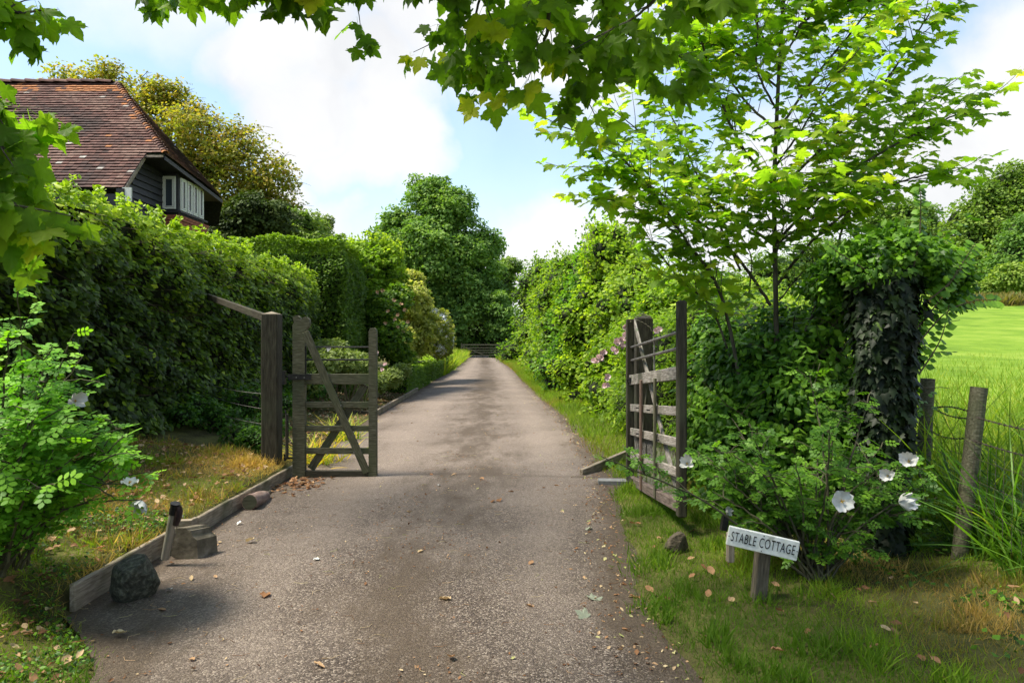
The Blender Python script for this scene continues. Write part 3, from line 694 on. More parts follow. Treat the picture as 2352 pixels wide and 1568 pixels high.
# left gate post
t = thing("gate_post", (-2.54, 7.55, 0), "thick square timber gate post with a pyramid cap left of the driveway", "gate post")
def post(parent, cx, cy, z0, z1, s, cap=.03, ang=0, mat=M_oak_dark):
    o = beam("post", (cx, cy, z0), (cx, cy, z1), s, s, mat, parent, bevel=.008, up=(0, 1, 0))
    b = Buf(); h = s / 2
    v = [(cx - h + .004, cy - h + .004, z1), (cx + h - .004, cy - h + .004, z1), (cx + h - .004, cy + h - .004, z1), (cx - h + .004, cy + h - .004, z1), (cx, cy, z1 + cap)]
    b.add(v, np.array([(0, 1, 4), (1, 2, 4), (2, 3, 4), (3, 0, 4)])); obj("post_cap", b, M_edge_wood if mat is M_oak_dark and cx < 0 else mat, parent)
post(t, -2.645, 7.52, -.1, 1.80, .178)
beam("rail", P(618, 733, 7.55), P(478, 681, 10.3), .085, .045, M_oak_dark, t, label="sloping timber rail running back into the hedge")
b = Buf(); tube(b, [P(655, 940, 7.4), P(660, 965, 7.38), P(662, 1000, 7.4)], .008, 5); obj("latch_hook", b, M_iron, t)
beam("batten", P(659, 950, 7.45), P(659, 1052, 7.45), .035, .03, M_oak_dark, t, up=(0, 1, 0))
b = Buf(); box_into(b, P(653, 867, 7.44), .03, .06, .15); obj("hinge_plate", b, M_iron, t)
tw = thing("garden_wire", (-3.0, 8.5, .5), "thin wires strung from the left gate post back to the hedge", "wire")
for (v0, v1) in ((905, 880), (975, 940), (940, 905)):
    b = Buf(); tube(b, smooth_line([P(612, v0, 7.6), P(540, (v0 + v1) / 2 + 4, 9), P(470, v1, 10.5)], 6), .0035, 4); obj("wire", b, M_rod, tw)

# left gate
GY = 7.5
def gx(u): return (u - 1176) / FPX * GY
def gz(v): return EYE - (v - 784) / FPX * GY
t = thing("wooden_gate", (gx(680), GY, 0), "small weathered timber gate leaf with curved heel and cross braces on the left", "gate")
# heel with carved ram's-horn top
prof = [(674, 1098), (674, 750), (677, 742), (675, 735), (675, 731), (679, 727), (685, 727), (690, 731), (693, 737), (696, 733), (701, 730), (707, 731), (712, 737), (713, 745), (710, 753), (705, 759), (702, 765), (704, 775), (702, 790), (702, 1098)]
b = Buf(); d = .035; V = []
for yy in (GY - d, GY + d):
    for (u, v) in prof: V.append((gx(u), yy, gz(v) + .012))
n = len(prof)
b.add(V, np.array([[k, (k + 1) % n, n + (k + 1) % n, n + k] for k in range(n)]))
b.f.append(np.array([list(range(n - 1, -1, -1))])); b.f.append(np.array([list(range(n, 2 * n))]))
obj("hinge_stile", b, M_oak, t)
# lock stile with rounded head
prof = [(848, 1098), (848, 764), (850, 758), (854, 755), (860, 755), (864, 758), (866, 764), (866, 1098)]
b = Buf(); V = []
for yy in (GY - .035, GY + .035):
    for (u, v) in prof: V.append((gx(u), yy, gz(v) + .012))
n = len(prof); b.add(V, np.array([[k, (k + 1) % n, n + (k + 1) % n, n + k] for k in range(n)]))
b.f.append(np.array([list(range(n - 1, -1, -1))])); b.f.append(np.array([list(range(n, 2 * n))]))
obj("lock_stile", b, M_oak, t)
def grail(v0, v1, y=0.0, w=.03, mat=M_oak, name="rail", u0=702, u1=848):
    zc = (gz(v0) + gz(v1)) / 2; return beam(name, (gx(u0) - .002, GY + y, zc), (gx(u1) + .002, GY + y, zc), gz(v0) - gz(v1), w, mat, t, bevel=.004)
grail(858, 882, 0, .045)
grail(922, 936); grail(977, 990); grail(1028, 1042)
grail(1080, 1095, 0, .06, M_oak_dark, "bottom_rail")
for v in (797, 826):
    b = Buf(); tube(b, [(gx(704 if v > 800 else 716), GY, gz(v)), (gx(850), GY, gz(v))], .009, 8); obj("steel_rod", b, M_iron, t)
b = Buf(); tube(b, [(gx(703.5), GY - .02, gz(795)), (gx(703.5), GY - .02, gz(858))], .006, 6); obj("steel_rod", b, M_iron, t)
beam("brace", (gx(703), GY - .031, gz(762)), (gx(844), GY - .031, gz(1084)), .082, .022, M_oak, t, bevel=.003)
beam("brace", (gx(838), GY + .034, gz(884)), (gx(712), GY + .034, gz(1078)), .085, .022, M_oak, t, bevel=.003)
b = Buf(); box_into(b, (gx(691), GY - .045, gz(865)), (716 - 663) / FPX * GY, .012, .062); obj("hinge_strap", b, M_iron, t)
b = Buf(); tube(b, [(gx(651), GY - .045, gz(862)), (gx(668), GY - .045, gz(865))], .012, 6); tube(b, [(gx(654), GY - .02, gz(870)), (gx(654), GY - .02, gz(856))], .016, 8); obj("hinge_pin", b, M_iron, t)
b = Buf(); tube(b, [(gx(652), GY, gz(1052)), (gx(680), GY, gz(1051))], .012, 6); tube(b, [(gx(655), GY, gz(1058)), (gx(655), GY, gz(1042))], .015, 8); obj("hinge_pin", b, M_iron, t)
for (u, v) in ((684, 866), (702, 866), (758, 930), (815, 1037), (785, 930), (757, 983)):
    b = Buf(); tube(b, [(gx(u), GY - .056, gz(v)), (gx(u), GY - .040, gz(v))], .008, 8); obj("bolt", b, M_rod, t)

# right gate post and gate
t = thing("gate_post", (1.46, 7.65, 0), "square dark gate post with low pyramid cap behind the open right gate", "gate post")
post(t, 1.475, 7.68, -.1, 1.76, .185, .035, mat=M_oak_dark)
b = Buf(); tube(b, smooth_line([P(1448, 738, 7.1), P(1462, 735, 7.4), P(1478, 742, 7.5), P(1492, 752, 7.52), P(1497, 760, 7.52)], 5, .004), .006, 5); tube(b, smooth_line([P(1452, 738, 7.4), P(1470, 722, 7.55), P(1495, 727, 7.55)], 5, .004), .005, 5)
obj("rope", b, M_edge_wood, t)
D1, D2 = 7.16, 5.16
def gp(s, vf, vn, off=0.0, uf=1449, un=1564):
    a = P(uf, vf, D1); c = P(un, vn, D2); p = a.lerp(c, s); return p + Vector((off, 0, 0))
t = thing("wooden_gate", (1.24, D1, 0), "weathered open timber gate leaf with battens and wire mesh on the right", "gate")
beam("hinge_stile", P(1447, 1108, D1), P(1447, 733, D1), .075, .075, M_oak_dark, t, up=(0, 1, 0))
beam("lock_stile", P(1565, 1187, D2), P(1565, 690, D2), .072, .072, M_oak_dark, t, up=(0, 1, 0), bevel=.012)
def rr(vf0, vf1, vn0, vn1, w, mat, name="rail", off=0.0):
    return beam(name, gp(.0, (vf0 + vf1) / 2, (vn0 + vn1) / 2, off), gp(.985, (vf0 + vf1) / 2, (vn0 + vn1) / 2, off), (vf1 - vf0) / FPX * D1 * 1.02, w, mat, t, bevel=.005)
rr(862, 884, 845, 868, .05, M_grey_wood)
rr(928, 944, 935, 954, .03, M_grey_wood); rr(982, 998, 1009, 1028, .03, M_grey_wood); rr(1036, 1052, 1078, 1098, .03, M_grey_wood)
rr(1092, 1110, 1152, 1176, .06, surfmat("mossy_wood", [(.3, (.05, .035, .028)), (.55, (.13, .10, .085)), (.75, (.25, .2, .17))], 8, (1, 7, 7), .9, .7), "bottom_rail")
for (a_, c_) in ((797, 760), (827, 797)):
    b = Buf(); tube(b, [gp(0, a_ + 1, c_ + 1), gp(1, a_ + 1, c_ + 1)], .013, 8); obj("steel_rod", b, M_rod, t)
beam("brace", gp(.0, 738, 718, .035), gp(.92, 1150, 1155, .035), .06, .02, M_grey_wood, t, bevel=.003)
beam("brace", gp(.28, 880, 875, .06), gp(.04, 1100, 1150, .06), .05, .02, M_oak, t, bevel=.003)
for s_, mm in ((.345, surfmat("reddish_batten", [(.3, (.10, .06, .045)), (.6, (.2, .13, .10))], 9, (1, 9, 9), .85, .4)), (.64, M_oak)):
    beam("batten", gp(s_, 876, 862, -.035), gp(s_, 1105, 1172, -.035), .045, .022, mm, t, up=(0, 1, 0), bevel=.003)
b = Buf(); tube(b, [gp(.55, 788, 757), gp(.55, 875, 862)], .009, 6); obj("steel_rod", b, M_rod, t)
b = Buf(); p = gp(.02, 872, 856, -.03); box_into(b, p, .012, .24, .055); obj('hinge_strap', b, M_iron, t)
b = Buf(); p = gp(.06, 1100, 1163, -.035); box_into(b, p, .012, .3, .08); obj("hinge_strap", b, M_iron, t)
for (s_, vf, vn) in ((.27, 935, 943), (.52, 937, 947), (.27, 990, 1018), (.7, 992, 1022), (.27, 1044, 1088), (.7, 1046, 1092), (.02, 872, 855), (.07, 872, 855)):
    b = Buf(); p = gp(s_, vf, vn, -.055); tube(b, [p, p + Vector((.03, 0, 0))], .007, 6); obj("bolt", b, M_iron, t)
b = Buf(); 
for k in range(44):         # wire mesh, lower part
    s0 = .02 + .96 * k / 44
    for sg in (-1, 1):
        s1 = s0 + sg * .16
        if 0 < s1 < 1: tube(b, [gp(s0, 990, 1018, .02), gp(s1, 1104, 1168, .02)], .0011, 3, cap=False)
obj("wire_mesh", b, M_rod, t, kind='stuff')

# field gate at the far end
FY = 62.
t = thing("field_gate", (P(1065, 822, FY).x, FY, 0), "dark five bar field gate closing the far end of the driveway under the trees", "gate")
x0, x1 = P(1060, 0, FY).x, P(1146, 0, FY).x
for z in (.25, .48, .70, .92, 1.2): beam("rail", (x0, FY, z), (x1, FY, z), .09 if z < 1.1 else .13, .04, M_oak, t)
beam("stile", (x0, FY, 0), (x0, FY, 1.35), .12, .1, M_oak, t, up=(0, 1, 0)); beam("stile", (x1, FY, 0), (x1, FY, 1.3), .1, .1, M_oak, t, up=(0, 1, 0))
beam("brace", (x0, FY - .04, 1.1), (x1 - 1.2, FY - .04, .2), .09, .03, M_oak, t)

# ------------------------------------------------------------------ small things by the drive
def rock(name, c, s, label, mat, seed, sub=3, jag=.35, cat='rock'):
    import bmesh
    bm = bmesh.new(); bmesh.ops.create_icosphere(bm, subdivisions=sub, radius=1)
    V = np.array([v.co[:] for v in bm.verts]); r = random.Random(seed)
    for k in range(11):     # chop flat faces
        d = np.array([r.gauss(0, 1), r.gauss(0, 1), r.gauss(0, .8)]); d /= np.linalg.norm(d); h = r.uniform(.55, .85)
        q = V @ d; over = np.maximum(q - h, 0); V = V - over[:, None] * d * .95
    V = V * (1 + jag * .25 * (fbm(V + seed, 2.5, seed)[:, None] - .5))
    V = V * np.array(s)
    F = np.array([[v.index for v in f.verts] for f in bm.faces]); bm.free()
    V[:, 2] = np.maximum(V[:, 2], -s[2] * .75)
    b = Buf(); b.add(V + np.array(c), F)
    return tag(obj(name, b, mat), label, cat)
M_rock = surfmat("dark_stone", [(.3, (.016, .017, .012)), (.5, (.045, .045, .032)), (.66, (.12, .12, .09))], 9, rough=.75, bump=.9, dist=.02, coord='Generated')
M_rockb = surfmat("brown_stone", [(.3, (.03, .024, .016)), (.6, (.10, .08, .055))], 6, rough=.9, bump=.8, dist=.02, coord='Generated')
p = G(283, 1395); rock("rock", (p.x + .0, p.y + .13, .125), (.165, .13, .165), "large dark rough rock lying against the edging board on the near left", M_rock, 5, 4, .9)
p = G(1557, 1280); rock("rock", (p.x, p.y + .05, .09), (.10, .09, .08), "mossy brown stone half sunk in the grass right of the driveway", M_rockb, 9, 3)
# carved stone
M_stone = surfmat("moulded_stone", [(.3, (.06, .05, .034)), (.55, (.13, .11, .08)), (.75, (.22, .19, .15))], 14, rough=.9, bump=.6, dist=.01, second=[(6, .55, .7, (.10, .095, .06))])
t = thing("carved_stone", G(430, 1282), "broken moulded building stone standing beside the leaning path light", "stone block")
pf = [(392, 1275), (396, 1252), (405, 1225), (404, 1212), (428, 1212), (432, 1218), (438, 1218), (441, 1230), (452, 1240), (455, 1284), (425, 1286), (400, 1281)]
b = Buf(); V = []
base = P(430, 1284, 4.7)
for (dx, dy, sc_) in ((0, 0, 1), (.075, .14, .94)):
    for (u, v) in pf:
        q = P(u, v, 4.68); V.append((q.x + dx, q.y + dy + .0, max((q.z) * sc_, .0)))
n = len(pf); b.add(V, np.array([[k, (k + 1) % n, n + (k + 1) % n, n + k] for k in range(n)])); b.f.append(np.array([list(range(n - 1, -1, -1))])); b.f.append(np.array([list(range(n, 2 * n))]))
o = obj("block", b, M_stone, t)
b = Buf(); box_into(b, P(424, 1203, 4.86) + Vector((.0, 0, -.03)), .105, .06, .12, Matrix.Rotation(R(12), 3, 'Z')); obj("ledge", b, M_edge_wood, t)
# leaning path light
M_steel = surfmat("dull_steel", [(.3, (.16, .15, .12)), (.7, (.34, .33, .29))], 12, (1, 1, .3), rough=.45, bump=.05, metallic=.5)
a0 = P(379, 1282, 4.55); a1 = P(398, 1180, 4.5); a2 = P(403, 1155, 4.49)
t = thing("path_light", a0, "leaning tubular steel path light with a black head by the edging board", "light")
b = Buf(); tube(b, [a0, a1], .026, 20); obj("tube", b, M_steel, t, smooth=True)
b = Buf(); tube(b, [a1, a1.lerp(a2, .96)], .0285, 20); tube(b, [a1.lerp(a2, .96), a2], .032, 20); obj("cap", b, M_iron, t, smooth=True)
off = Vector((.034, -.005, 0)); b = Buf(); tube(b, [a1.lerp(a2, .75) + off * .7, a1.lerp(a2, .3) + off * 1.05, a1.lerp(a2, -.3) + off * 1.1, a1.lerp(a2, -.95) + off * .9], [.020, .025, .024, .02], 14); obj("lamp_head", b, surfmat("dark_plastic", [(.4, (.02, .012, .014)), (.6, (.045, .025, .03))], 20, rough=.35, bump=0), t, smooth=True)
# log
t = thing("log", P(585, 1145, 6.2), "short sawn log with a knot lying against the timber edging", "log")
l0 = P(573, 1153, 6.05); l1 = P(608, 1140, 6.5); b = Buf(); pts = [l0.lerp(l1, k / 5) for k in range(6)]
tube(b, pts, [.068, .07, .066, .07, .064, .055], 16); obj("trunk", b, surfmat("stripped_log", [(.3, (.14, .09, .07)), (.55, (.26, .18, .15)), (.75, (.36, .28, .24))], 8, (1, 1, 5), .85, .8), t, smooth=True)
b = Buf(); dd = (l1 - l0).normalized(); tube(b, [l0 - dd * .004, l0 - dd * .002], .064, 16); obj("cut_end", b, M_oak_dark, t)
b = Buf(); tube(b, [l1, l1 + Vector((.05, .03, .045))], [.03, .018], 8); obj("knot", b, M_bark, t)

# sign
t = thing("house_sign", P(1747, 1395, 3.84), "white name board lettered STABLE COTTAGE on a short timber post", "sign")
sp0 = P(1740, 1400, 3.86); sp1 = P(1752, 1262, 3.86)
beam("sign_post", sp0, sp1, .072, .072, surfmat("sign_post_wood", [(.3, (.035, .028, .02)), (.6, (.12, .10, .07)), (.8, (.18, .15, .11))], 8, (1, 9, 9), .85, .4), t, up=(0, 1, 0))
M_paint = surfmat("white_sign_paint", [(.35, (.60, .60, .56)), (.6, (.74, .74, .70))], 25, rough=.5, bump=.05, second=[(14, .62, .72, (.42, .42, .36))])
c0 = P(1671, 1228, 3.80); c1 = P(1833, 1265, 3.72)
xd = (c1 - c0).normalized(); zd = Vector((0, 0, 1)) - xd * xd.z; zd.normalize()
beam("sign_board", c0, c1, .106, .022, M_paint, t, bevel=.003)
cu = bpy.data.curves.new("lettering", 'FONT'); cu.body = "STABLE COTTAGE"; cu.size = .064; cu.extrude = .0012; cu.align_x = 'CENTER'; cu.align_y = 'CENTER'; cu.space_character = 1.12; cu.offset = -.0003
tmpo = bpy.data.objects.new("lettering", cu); sc.collection.objects.link(tmpo)
dg = bpy.context.evaluated_depsgraph_get(); me = bpy.data.meshes.new_from_object(tmpo.evaluated_get(dg)); bpy.data.objects.remove(tmpo)
vx = [v.co.x for v in me.vertices]; wdt = max(vx) - min(vx); kx = ((c1 - c0).length * .90) / wdt
me.materials.clear(); me.materials.append(surfmat("sign_lettering_black", [(.4, (.012, .012, .012)), (.6, (.02, .02, .02))], 20, rough=.5, bump=0))
o = bpy.data.objects.new("lettering", me); sc.collection.objects.link(o); o.parent = t
yd = zd.cross(xd); mid = c0.lerp(c1, .5) - yd * .0135 - parent_origin(t)
m = Matrix.Identity(4); nd = -yd
for r_ in range(3): m[r_][0] = xd[r_] * kx; m[r_][1] = zd[r_] * 1.22; m[r_][2] = nd[r_]; m[r_][3] = mid[r_]
o.matrix_local = m
for (a_, z_) in ((.02, 0), (.98, 0), (.5, .042), (.5, -.042)):
    b = Buf(); q = c0.lerp(c1, a_) + zd * z_ - yd * .011; tube(b, [q, q - yd * .003], .003, 8); obj("screw", b, M_iron, t)
q = P(1676, 1268, 3.98); t = thing("marker_post", (q.x, q.y, 0), "short pale timber post just behind the left end of the name board", "post")
beam("stump", P(1677, 1290, 3.98), P(1677, 1222, 3.98), .042, .04, M_edge_wood, t, up=(0, 1, 0))
b = Buf(); box_into(b, P(1664, 1200, 4.2), .035, .04, .09, Matrix.Rotation(R(10), 3, 'Y')); obj("reflector", b, M_iron, t)

# wire fence on the right
t = thing("wire_fence", P(2200, 1300, 4.56), "barbed wire fence with two round timber posts beside the meadow", "fence")
def rpost(p0, p1, r0, mat=M_oak):
    b = Buf(); p0, p1 = Vector(p0), Vector(p1); tube(b, [p0.lerp(p1, k / 6) for k in range(7)], [r0 * (1 + random.uniform(-.03, .03)) for k in range(7)], 18)
    obj("post", b, mat, t, smooth=False)
rpost(P(2198, 1330, 4.5), P(2249, 889, 4.5), .049); rpost(P(2118, 1150, 5.9), P(2131, 869, 5.9), .055)
rpost((5.2, 2.6, 0), (5.35, 2.6, 1.2), .05)
wm = surfmat("rusty_wire", [(.4, (.04, .03, .025)), (.6, (.10, .08, .07))], 30, rough=.6, bump=0, metallic=.4)
def barb(a, c, name="barbed_wire", sag=.03, barbs=True):
    b = Buf(); n = 26; A = []; B_ = []
    for k in range(n + 1):
        q = a.lerp(c, k / n); q.z -= sag * 4 * (k / n) * (1 - k / n)
        ph = k * 1.9; A.append(q + Vector((0, .003 * math.cos(ph), .003 * math.sin(ph)))); B_.append(q - Vector((0, .003 * math.cos(ph), .003 * math.sin(ph))))
    tube(b, A, .0018, 4); tube(b, B_, .0018, 4)
    if barbs:
        L_ = (c - a).length; m_ = int(L_ / .11)
        for k in range(1, m_ + 1):
            q = a.lerp(c, k / (m_ + 1)); q.z -= sag * 4 * (k / (m_ + 1)) * (1 - k / (m_ + 1)); tube(b, [q - Vector((.006, 0, 0)), q + Vector((.006, 0, 0))], .0055, 5)
            for s_ in range(4):
                d = Vector((random.uniform(-.3, .3), random.uniform(-1, 1), random.uniform(-1, 1))).normalized() * .016; tube(b, [q, q + d], [.0016, .0006], 3)
    obj(name, b, wm, t)
barb(P(2141, 934, 5.9), P(2232, 960, 4.47)); barb(P(2144, 936, 5.88), P(2230, 946, 4.49), sag=-.02); barb(P(2240, 957, 4.45), P(2460, 1005, 2.95), sag=.01)
barb(P(2139, 990, 5.9), P(2226, 1004, 4.47)); barb(P(2232, 1010, 4.45), P(2460, 1070, 2.95), sag=.01)
b = Buf()
for v0, v1, v2 in ((1022, 1046, 1130), (1060, 1095, 1200), (1100, 1145, 1290)):
    tube(b, [P(2136, v0, 5.9), P(2222, v1, 4.5), P(2460, v2, 2.95)], .0014, 4)
for k in range(22):
    s_ = k / 22
    if s_ < .5: q0 = P(2136, 1000, 5.9).lerp(P(2224, 1012, 4.5), s_ * 2); q1 = P(2134, 1130, 5.9).lerp(P(2215, 1200, 4.5), s_ * 2)
    else: q0 = P(2224, 1012, 4.5).lerp(P(2460, 1075, 2.95), s_ * 2 - 1); q1 = P(2215, 1200, 4.5).lerp(P(2460, 1360, 2.95), s_ * 2 - 1)
    tube(b, [q0, q1], .0013, 4)
obj("wire_netting", b, wm, t, kind='stuff')

# ------------------------------------------------------------------ cottage
t = house = thing("cottage", (-12, 20, 0), "old cottage with a red brown tiled hipped roof and black weatherboards behind the hedge", "cottage")
M_tile = None
def tile_mat():
    m, nt, n, l, b = newmat("clay_tile")
    at = n.new("ShaderNodeAttribute"); at.attribute_name = "tint"
    rp = ramp(n, [(0, (.022, .013, .012)), (.35, (.055, .028, .024)), (.62, (.105, .046, .036)), (.82, (.14, .08, .062)), (.9, (.30, .28, .25)), (.93, (.27, .115, .045)), (1, (.34, .13, .045))])
    rp.color_ramp.elements[5].position = .955
    l.new(at.outputs["Fac"], rp.inputs[0])
    ge = n.new("ShaderNodeNewGeometry"); nz = n.new("ShaderNodeTexNoise"); nz.inputs["Scale"].default_value = 9; nz.inputs["Detail"].default_value = 8; l.new(ge.outputs["Position"], nz.inputs["Vector"])
    mr = n.new("ShaderNodeMapRange"); mr.inputs["From Min"].default_value = .3; mr.inputs["From Max"].default_value = .7; mr.inputs["To Min"].default_value = .6; mr.inputs["To Max"].default_value = 1.45; l.new(nz.outputs[0], mr.inputs["Value"])
    mu = n.new("ShaderNodeVectorMath"); mu.operation = 'SCALE'; l.new(rp.outputs[0], mu.inputs[0]); l.new(mr.outputs[0], mu.inputs["Scale"]); l.new(mu.outputs[0], b.inputs["Base Color"])
    b.inputs["Roughness"].default_value = .8; b.inputs["Specular IOR Level"].default_value = .25
    bp = n.new("ShaderNodeBump"); bp.inputs["Strength"].default_value = .4; bp.inputs["Distance"].default_value = .01; l.new(nz.outputs[0], bp.inputs["Height"]); l.new(bp.outputs[0], b.inputs["Normal"])
    return m
M_tile = tile_mat()
Rg = P(270, 190, 20.5); C_ = P(380, 357, 18.0); E_ = P(512, 458, 21.7)
Rg.z -= .05
# slope geometry: south plane through ridge (along x) and C
kz = (Rg.z - C_.z) / (Rg.y - C_.y); EAVE_Y = 17.02
def zs(y): return Rg.z - kz * (Rg.y - y)
VX = -9.68
tile_t = [t_oval4()]
def tile_template():
    b = np.array([(x, y, z) for x in (-.5, .5) for y in (0., 1.) for z in (0., 1.)], float)
    f = np.array([(0, 1, 3, 2), (4, 6, 7, 5), (0, 4, 5, 1), (2, 3, 7, 6), (0, 2, 6, 4), (1, 5, 7, 3)]); return b, f
def tiles(parent, rows, tile_w, nparts, name_rest="tiles"):
    """rows: list of (row point left, row point right, up-slope unit vector, normal) ; one clay tile per width"""
    Ms = []; Ts = []; ti = []
    for (a, c, up, nn, gauge, orange) in rows:
        d = (c - a); ln = d.length; d.normalize(); k = max(1, int(ln / tile_w)); w = ln / k; o_ = random.random() * w
        for i in range(k):
            ctr = a + d * (w * (i + .5)); jz = random.uniform(-.004, .006); 
            L_ = gauge * 1.75; tilt = .055 / L_ + random.uniform(-.01, .02)
            upv = (up - nn * tilt).normalized(); n2 = d.cross(upv).normalized()
            if n2.dot(nn) < 0: n2 = -n2
            M = np.array([[d[r] * (w - .006), upv[r] * L_, n2[r] * .014] for r in range(3)])
            org = ctr + nn * (.05 + jz) - up * .0
            Ms.append(M); Ts.append(tuple(org))
            frac = orange(ctr)
            pv = vnoise(np.array([[ctr.x, ctr.y, ctr.z]]), 1.1, 3)[0]
            ti.append(random.uniform(.96, 1) if random.random() < frac else (.87 if random.random() < .012 else float(np.clip(.42 + (pv - .5) * 1.1 + random.gauss(0, .10), 0, .82))))
    Ms = np.array(Ms); Ts = np.array(Ts); ti = np.array(ti)
    tb, tf = tile_template(); n = len(Ts)
    vis = (Ts[:, 0] / Ts[:, 1] > -.72); k = vis / Ts[:, 1]
    sel = np.zeros(n, bool)
    if nparts: sel[np.argsort(-k)[:nparts]] = True
    cache = {}; o0 = parent_origin(parent)
    for i in np.nonzero(sel)[0]:
        q = int(ti[i] * 14)
        if q not in cache:
            b = Buf(); b.add(tb, tf, min((q + .5) / 14, 1)); cache[q] = mesh_of("tile", b, mat=M_tile)
        o = bpy.data.objects.new("tile", cache[q]); sc.collection.objects.link(o); o.parent = parent; m = Matrix.Identity(4)
        for r_ in range(3):
            for c_ in range(3): m[r_][c_] = Ms[i, r_, c_]
            m[r_][3] = Ts[i, r_] - o0[r_]
        o.matrix_local = m
    b = Buf(); q = ~sel; inst(b, (tb, tf), Ms[q], Ts[q], ti[q]); obj(name_rest, b, M_tile, parent, kind='stuff')
b = Buf(); XW = -24.
b.add([(XW, Rg.y, Rg.z), tuple(Rg), tuple(C_), (VX, C_.y, C_.z), (VX, EAVE_Y, zs(EAVE_Y)), (XW, EAVE_Y, zs(EAVE_Y))], np.array([[5, 4, 3, 2, 1, 0]]))
NWy = 2 * Rg.y - EAVE_Y
b.add([tuple(Rg), tuple(E_), tuple(C_)], np.array([[0, 2, 1]]))
b.add([(XW, Rg.y, Rg.z), tuple(Rg), tuple(E_), (VX, E_.y + .8, zs(EAVE_Y)), (XW, NWy + .6, zs(EAVE_Y))], np.array([[0, 1, 2, 3, 4]]))
roof = obj("roof", b, M_core, t)
n_s = Vector((0, -kz, 1)).normalized(); u_s = Vector((0, 1, kz)).normalized()
rows = []; gauge = .128; y = EAVE_Y; dy = gauge / math.sqrt(1 + kz * kz); i = 0
hipx = lambda y: C_.x + (Rg.x - C_.x) * (y - C_.y) / (Rg.y - C_.y)
while y < Rg.y - dy * .5:
    xr_ = VX - .0 if y < C_.y else hipx(y); xr_ += 0.02
    if y < C_.y: xr_ = VX + (y - EAVE_Y) * .04
    sag = .03 * math.sin(i * .7)
    def org(p, y=y):
        top = (Rg.y - y); h_ = abs(hipx(max(y, C_.y)) - p.x)
        pn = vnoise(np.array([[p.x, p.y, p.z]]), 1.6, 8)[0]
        return (.8 if .10 < top < .38 and pn > .40 else 0) + (.32 if y > C_.y and h_ < .32 and pn > .5 else 0) + .006
    rows.append((Vector((-17.5, y, zs(y))), Vector((xr_, y, zs(y))), u_s, n_s, gauge, org)); y += dy; i += 1
tiles(roof, rows, .165, 300)
n_e = (E_ - C_).cross(Rg - C_).normalized(); 
if n_e.x < 0: n_e = -n_e
rows = []; K = 36
for i in range(K):
    s_ = i / K; a = C_.lerp(Rg, s_); c = E_.lerp(Rg, s_); d = (c - a).normalized(); up = d.cross(n_e).normalized(); up = up if up.z > 0 else -up
    if i < K - 1: rows.append((a, c, up, n_e, (Rg - C_.lerp(E_, .5)).length / K, lambda p: .01))
b2 = Buf()
tiles(roof, rows, .165, 0, "hip_end_tiles")
def halfround(name, pts, r, step, mat, orange=.3, lab=None):
    pts = [Vector(p) for p in pts]; a, c = pts[0], pts[-1]; L_ = (c - a).length; k = int(L_ / step); d = (c - a).normalized(); side = d.cross(Vector((0, 0, 1))).normalized(); up = side.cross(d)
    cache = {}
    for i in range(k):
        p0 = a + d * (step * i); b = Buf(); V = []
        for (q, rr_, lift) in ((0, r * 1.08, .03), (1.12, r * .92, .0)):
            for j in range(7):
                an = math.pi * j / 6; V.append(tuple(p0 + d * step * q + side * (rr_ * math.cos(an)) + up * (rr_ * .8 * math.sin(an) + lift)))
            for j in range(6, -1, -1):
                an = math.pi * j / 6; V.append(tuple(p0 + d * step * q + side * ((rr_ - .02) * math.cos(an)) + up * ((rr_ - .02) * .8 * math.sin(an) + lift)))
        F = [[j, (j + 1) % 14, 14 + (j + 1) % 14, 14 + j] for j in range(14)]
        for e in (0, 14): F += [[e + j, e + j + 1, e + 12 - j, e + 13 - j] for j in range(6)]
        ti = random.uniform(.96, 1) if random.random() < orange else random.uniform(.3, .83)
        b.add(V, np.array(F), ti); obj(name, b, mat, roof)
halfround("ridge_tile", [Vector((-17.5, Rg.y, Rg.z + .03)), Rg + Vector((.05, 0, .03))], .13, .42, M_tile, .1)
halfround("bonnet_tile", [C_ + Vector((0, 0, .03)), Rg + Vector((0, 0, .03))], .085, .128, M_tile, .22)
# underside, fascia, verge
b = Buf(); 
b.add([tuple(C_ - Vector((0, 0, .07))), tuple(E_ - Vector((0, 0, .07))), (VX - .3, E_.y, C_.z - .45), (VX - .3, C_.y - .2, C_.z - .1)], np.array([[0, 1, 2, 3]]))
obj("soffit", b, M_iron, t)
M_black = surfmat("black_weatherboard", [(.3, (.012, .012, .013)), (.6, (.030, .030, .032)), (.8, (.055, .055, .057))], 8, (1, 8, 8), .5, .4)
beam("fascia", C_ + Vector((-.02, 0, -.07)), E_ + Vector((-.02, 0, -.07)), .11, .03, M_black, t)
beam("barge_board", (VX + .01, C_.y - .02, C_.z - .05), (VX + .01, EAVE_Y, zs(EAVE_Y) - .05), .10, .04, M_edge_wood, t)
beam("barge_board", (VX, C_.y, C_.z - .03), tuple(C_ + Vector((-.05, .0, -.03))), .06, .04, M_edge_wood, t)
WX = -9.78
b = Buf(); b.add([(WX - .05, EAVE_Y + .1, 0), (WX - .05, 21.3, 0), (WX - .05, 21.3, 6.0), (WX - .05, 18.2, 6.4), (WX - .05, EAVE_Y + .1, 5.2)], np.array([[0, 1, 2, 3, 4]]))
b.add([(WX - .05, EAVE_Y + .1, 0), (-24, EAVE_Y + .1, 0), (-24, EAVE_Y + .1, 5.2), (WX - .05, EAVE_Y + .1, 5.2)], np.array([[0, 1, 2, 3]]))
obj("wall", b, M_black, t)
for i in range(10):
    z0 = 4.55 + i * .18; ylo = EAVE_Y + .12 + max(0, (z0 - 5.1)) * .8
    beam("weatherboard", (WX, ylo, z0), (WX, 19.1, z0), .172, .022, M_black, t, bevel=.002, up=(-.22, 0, 1))
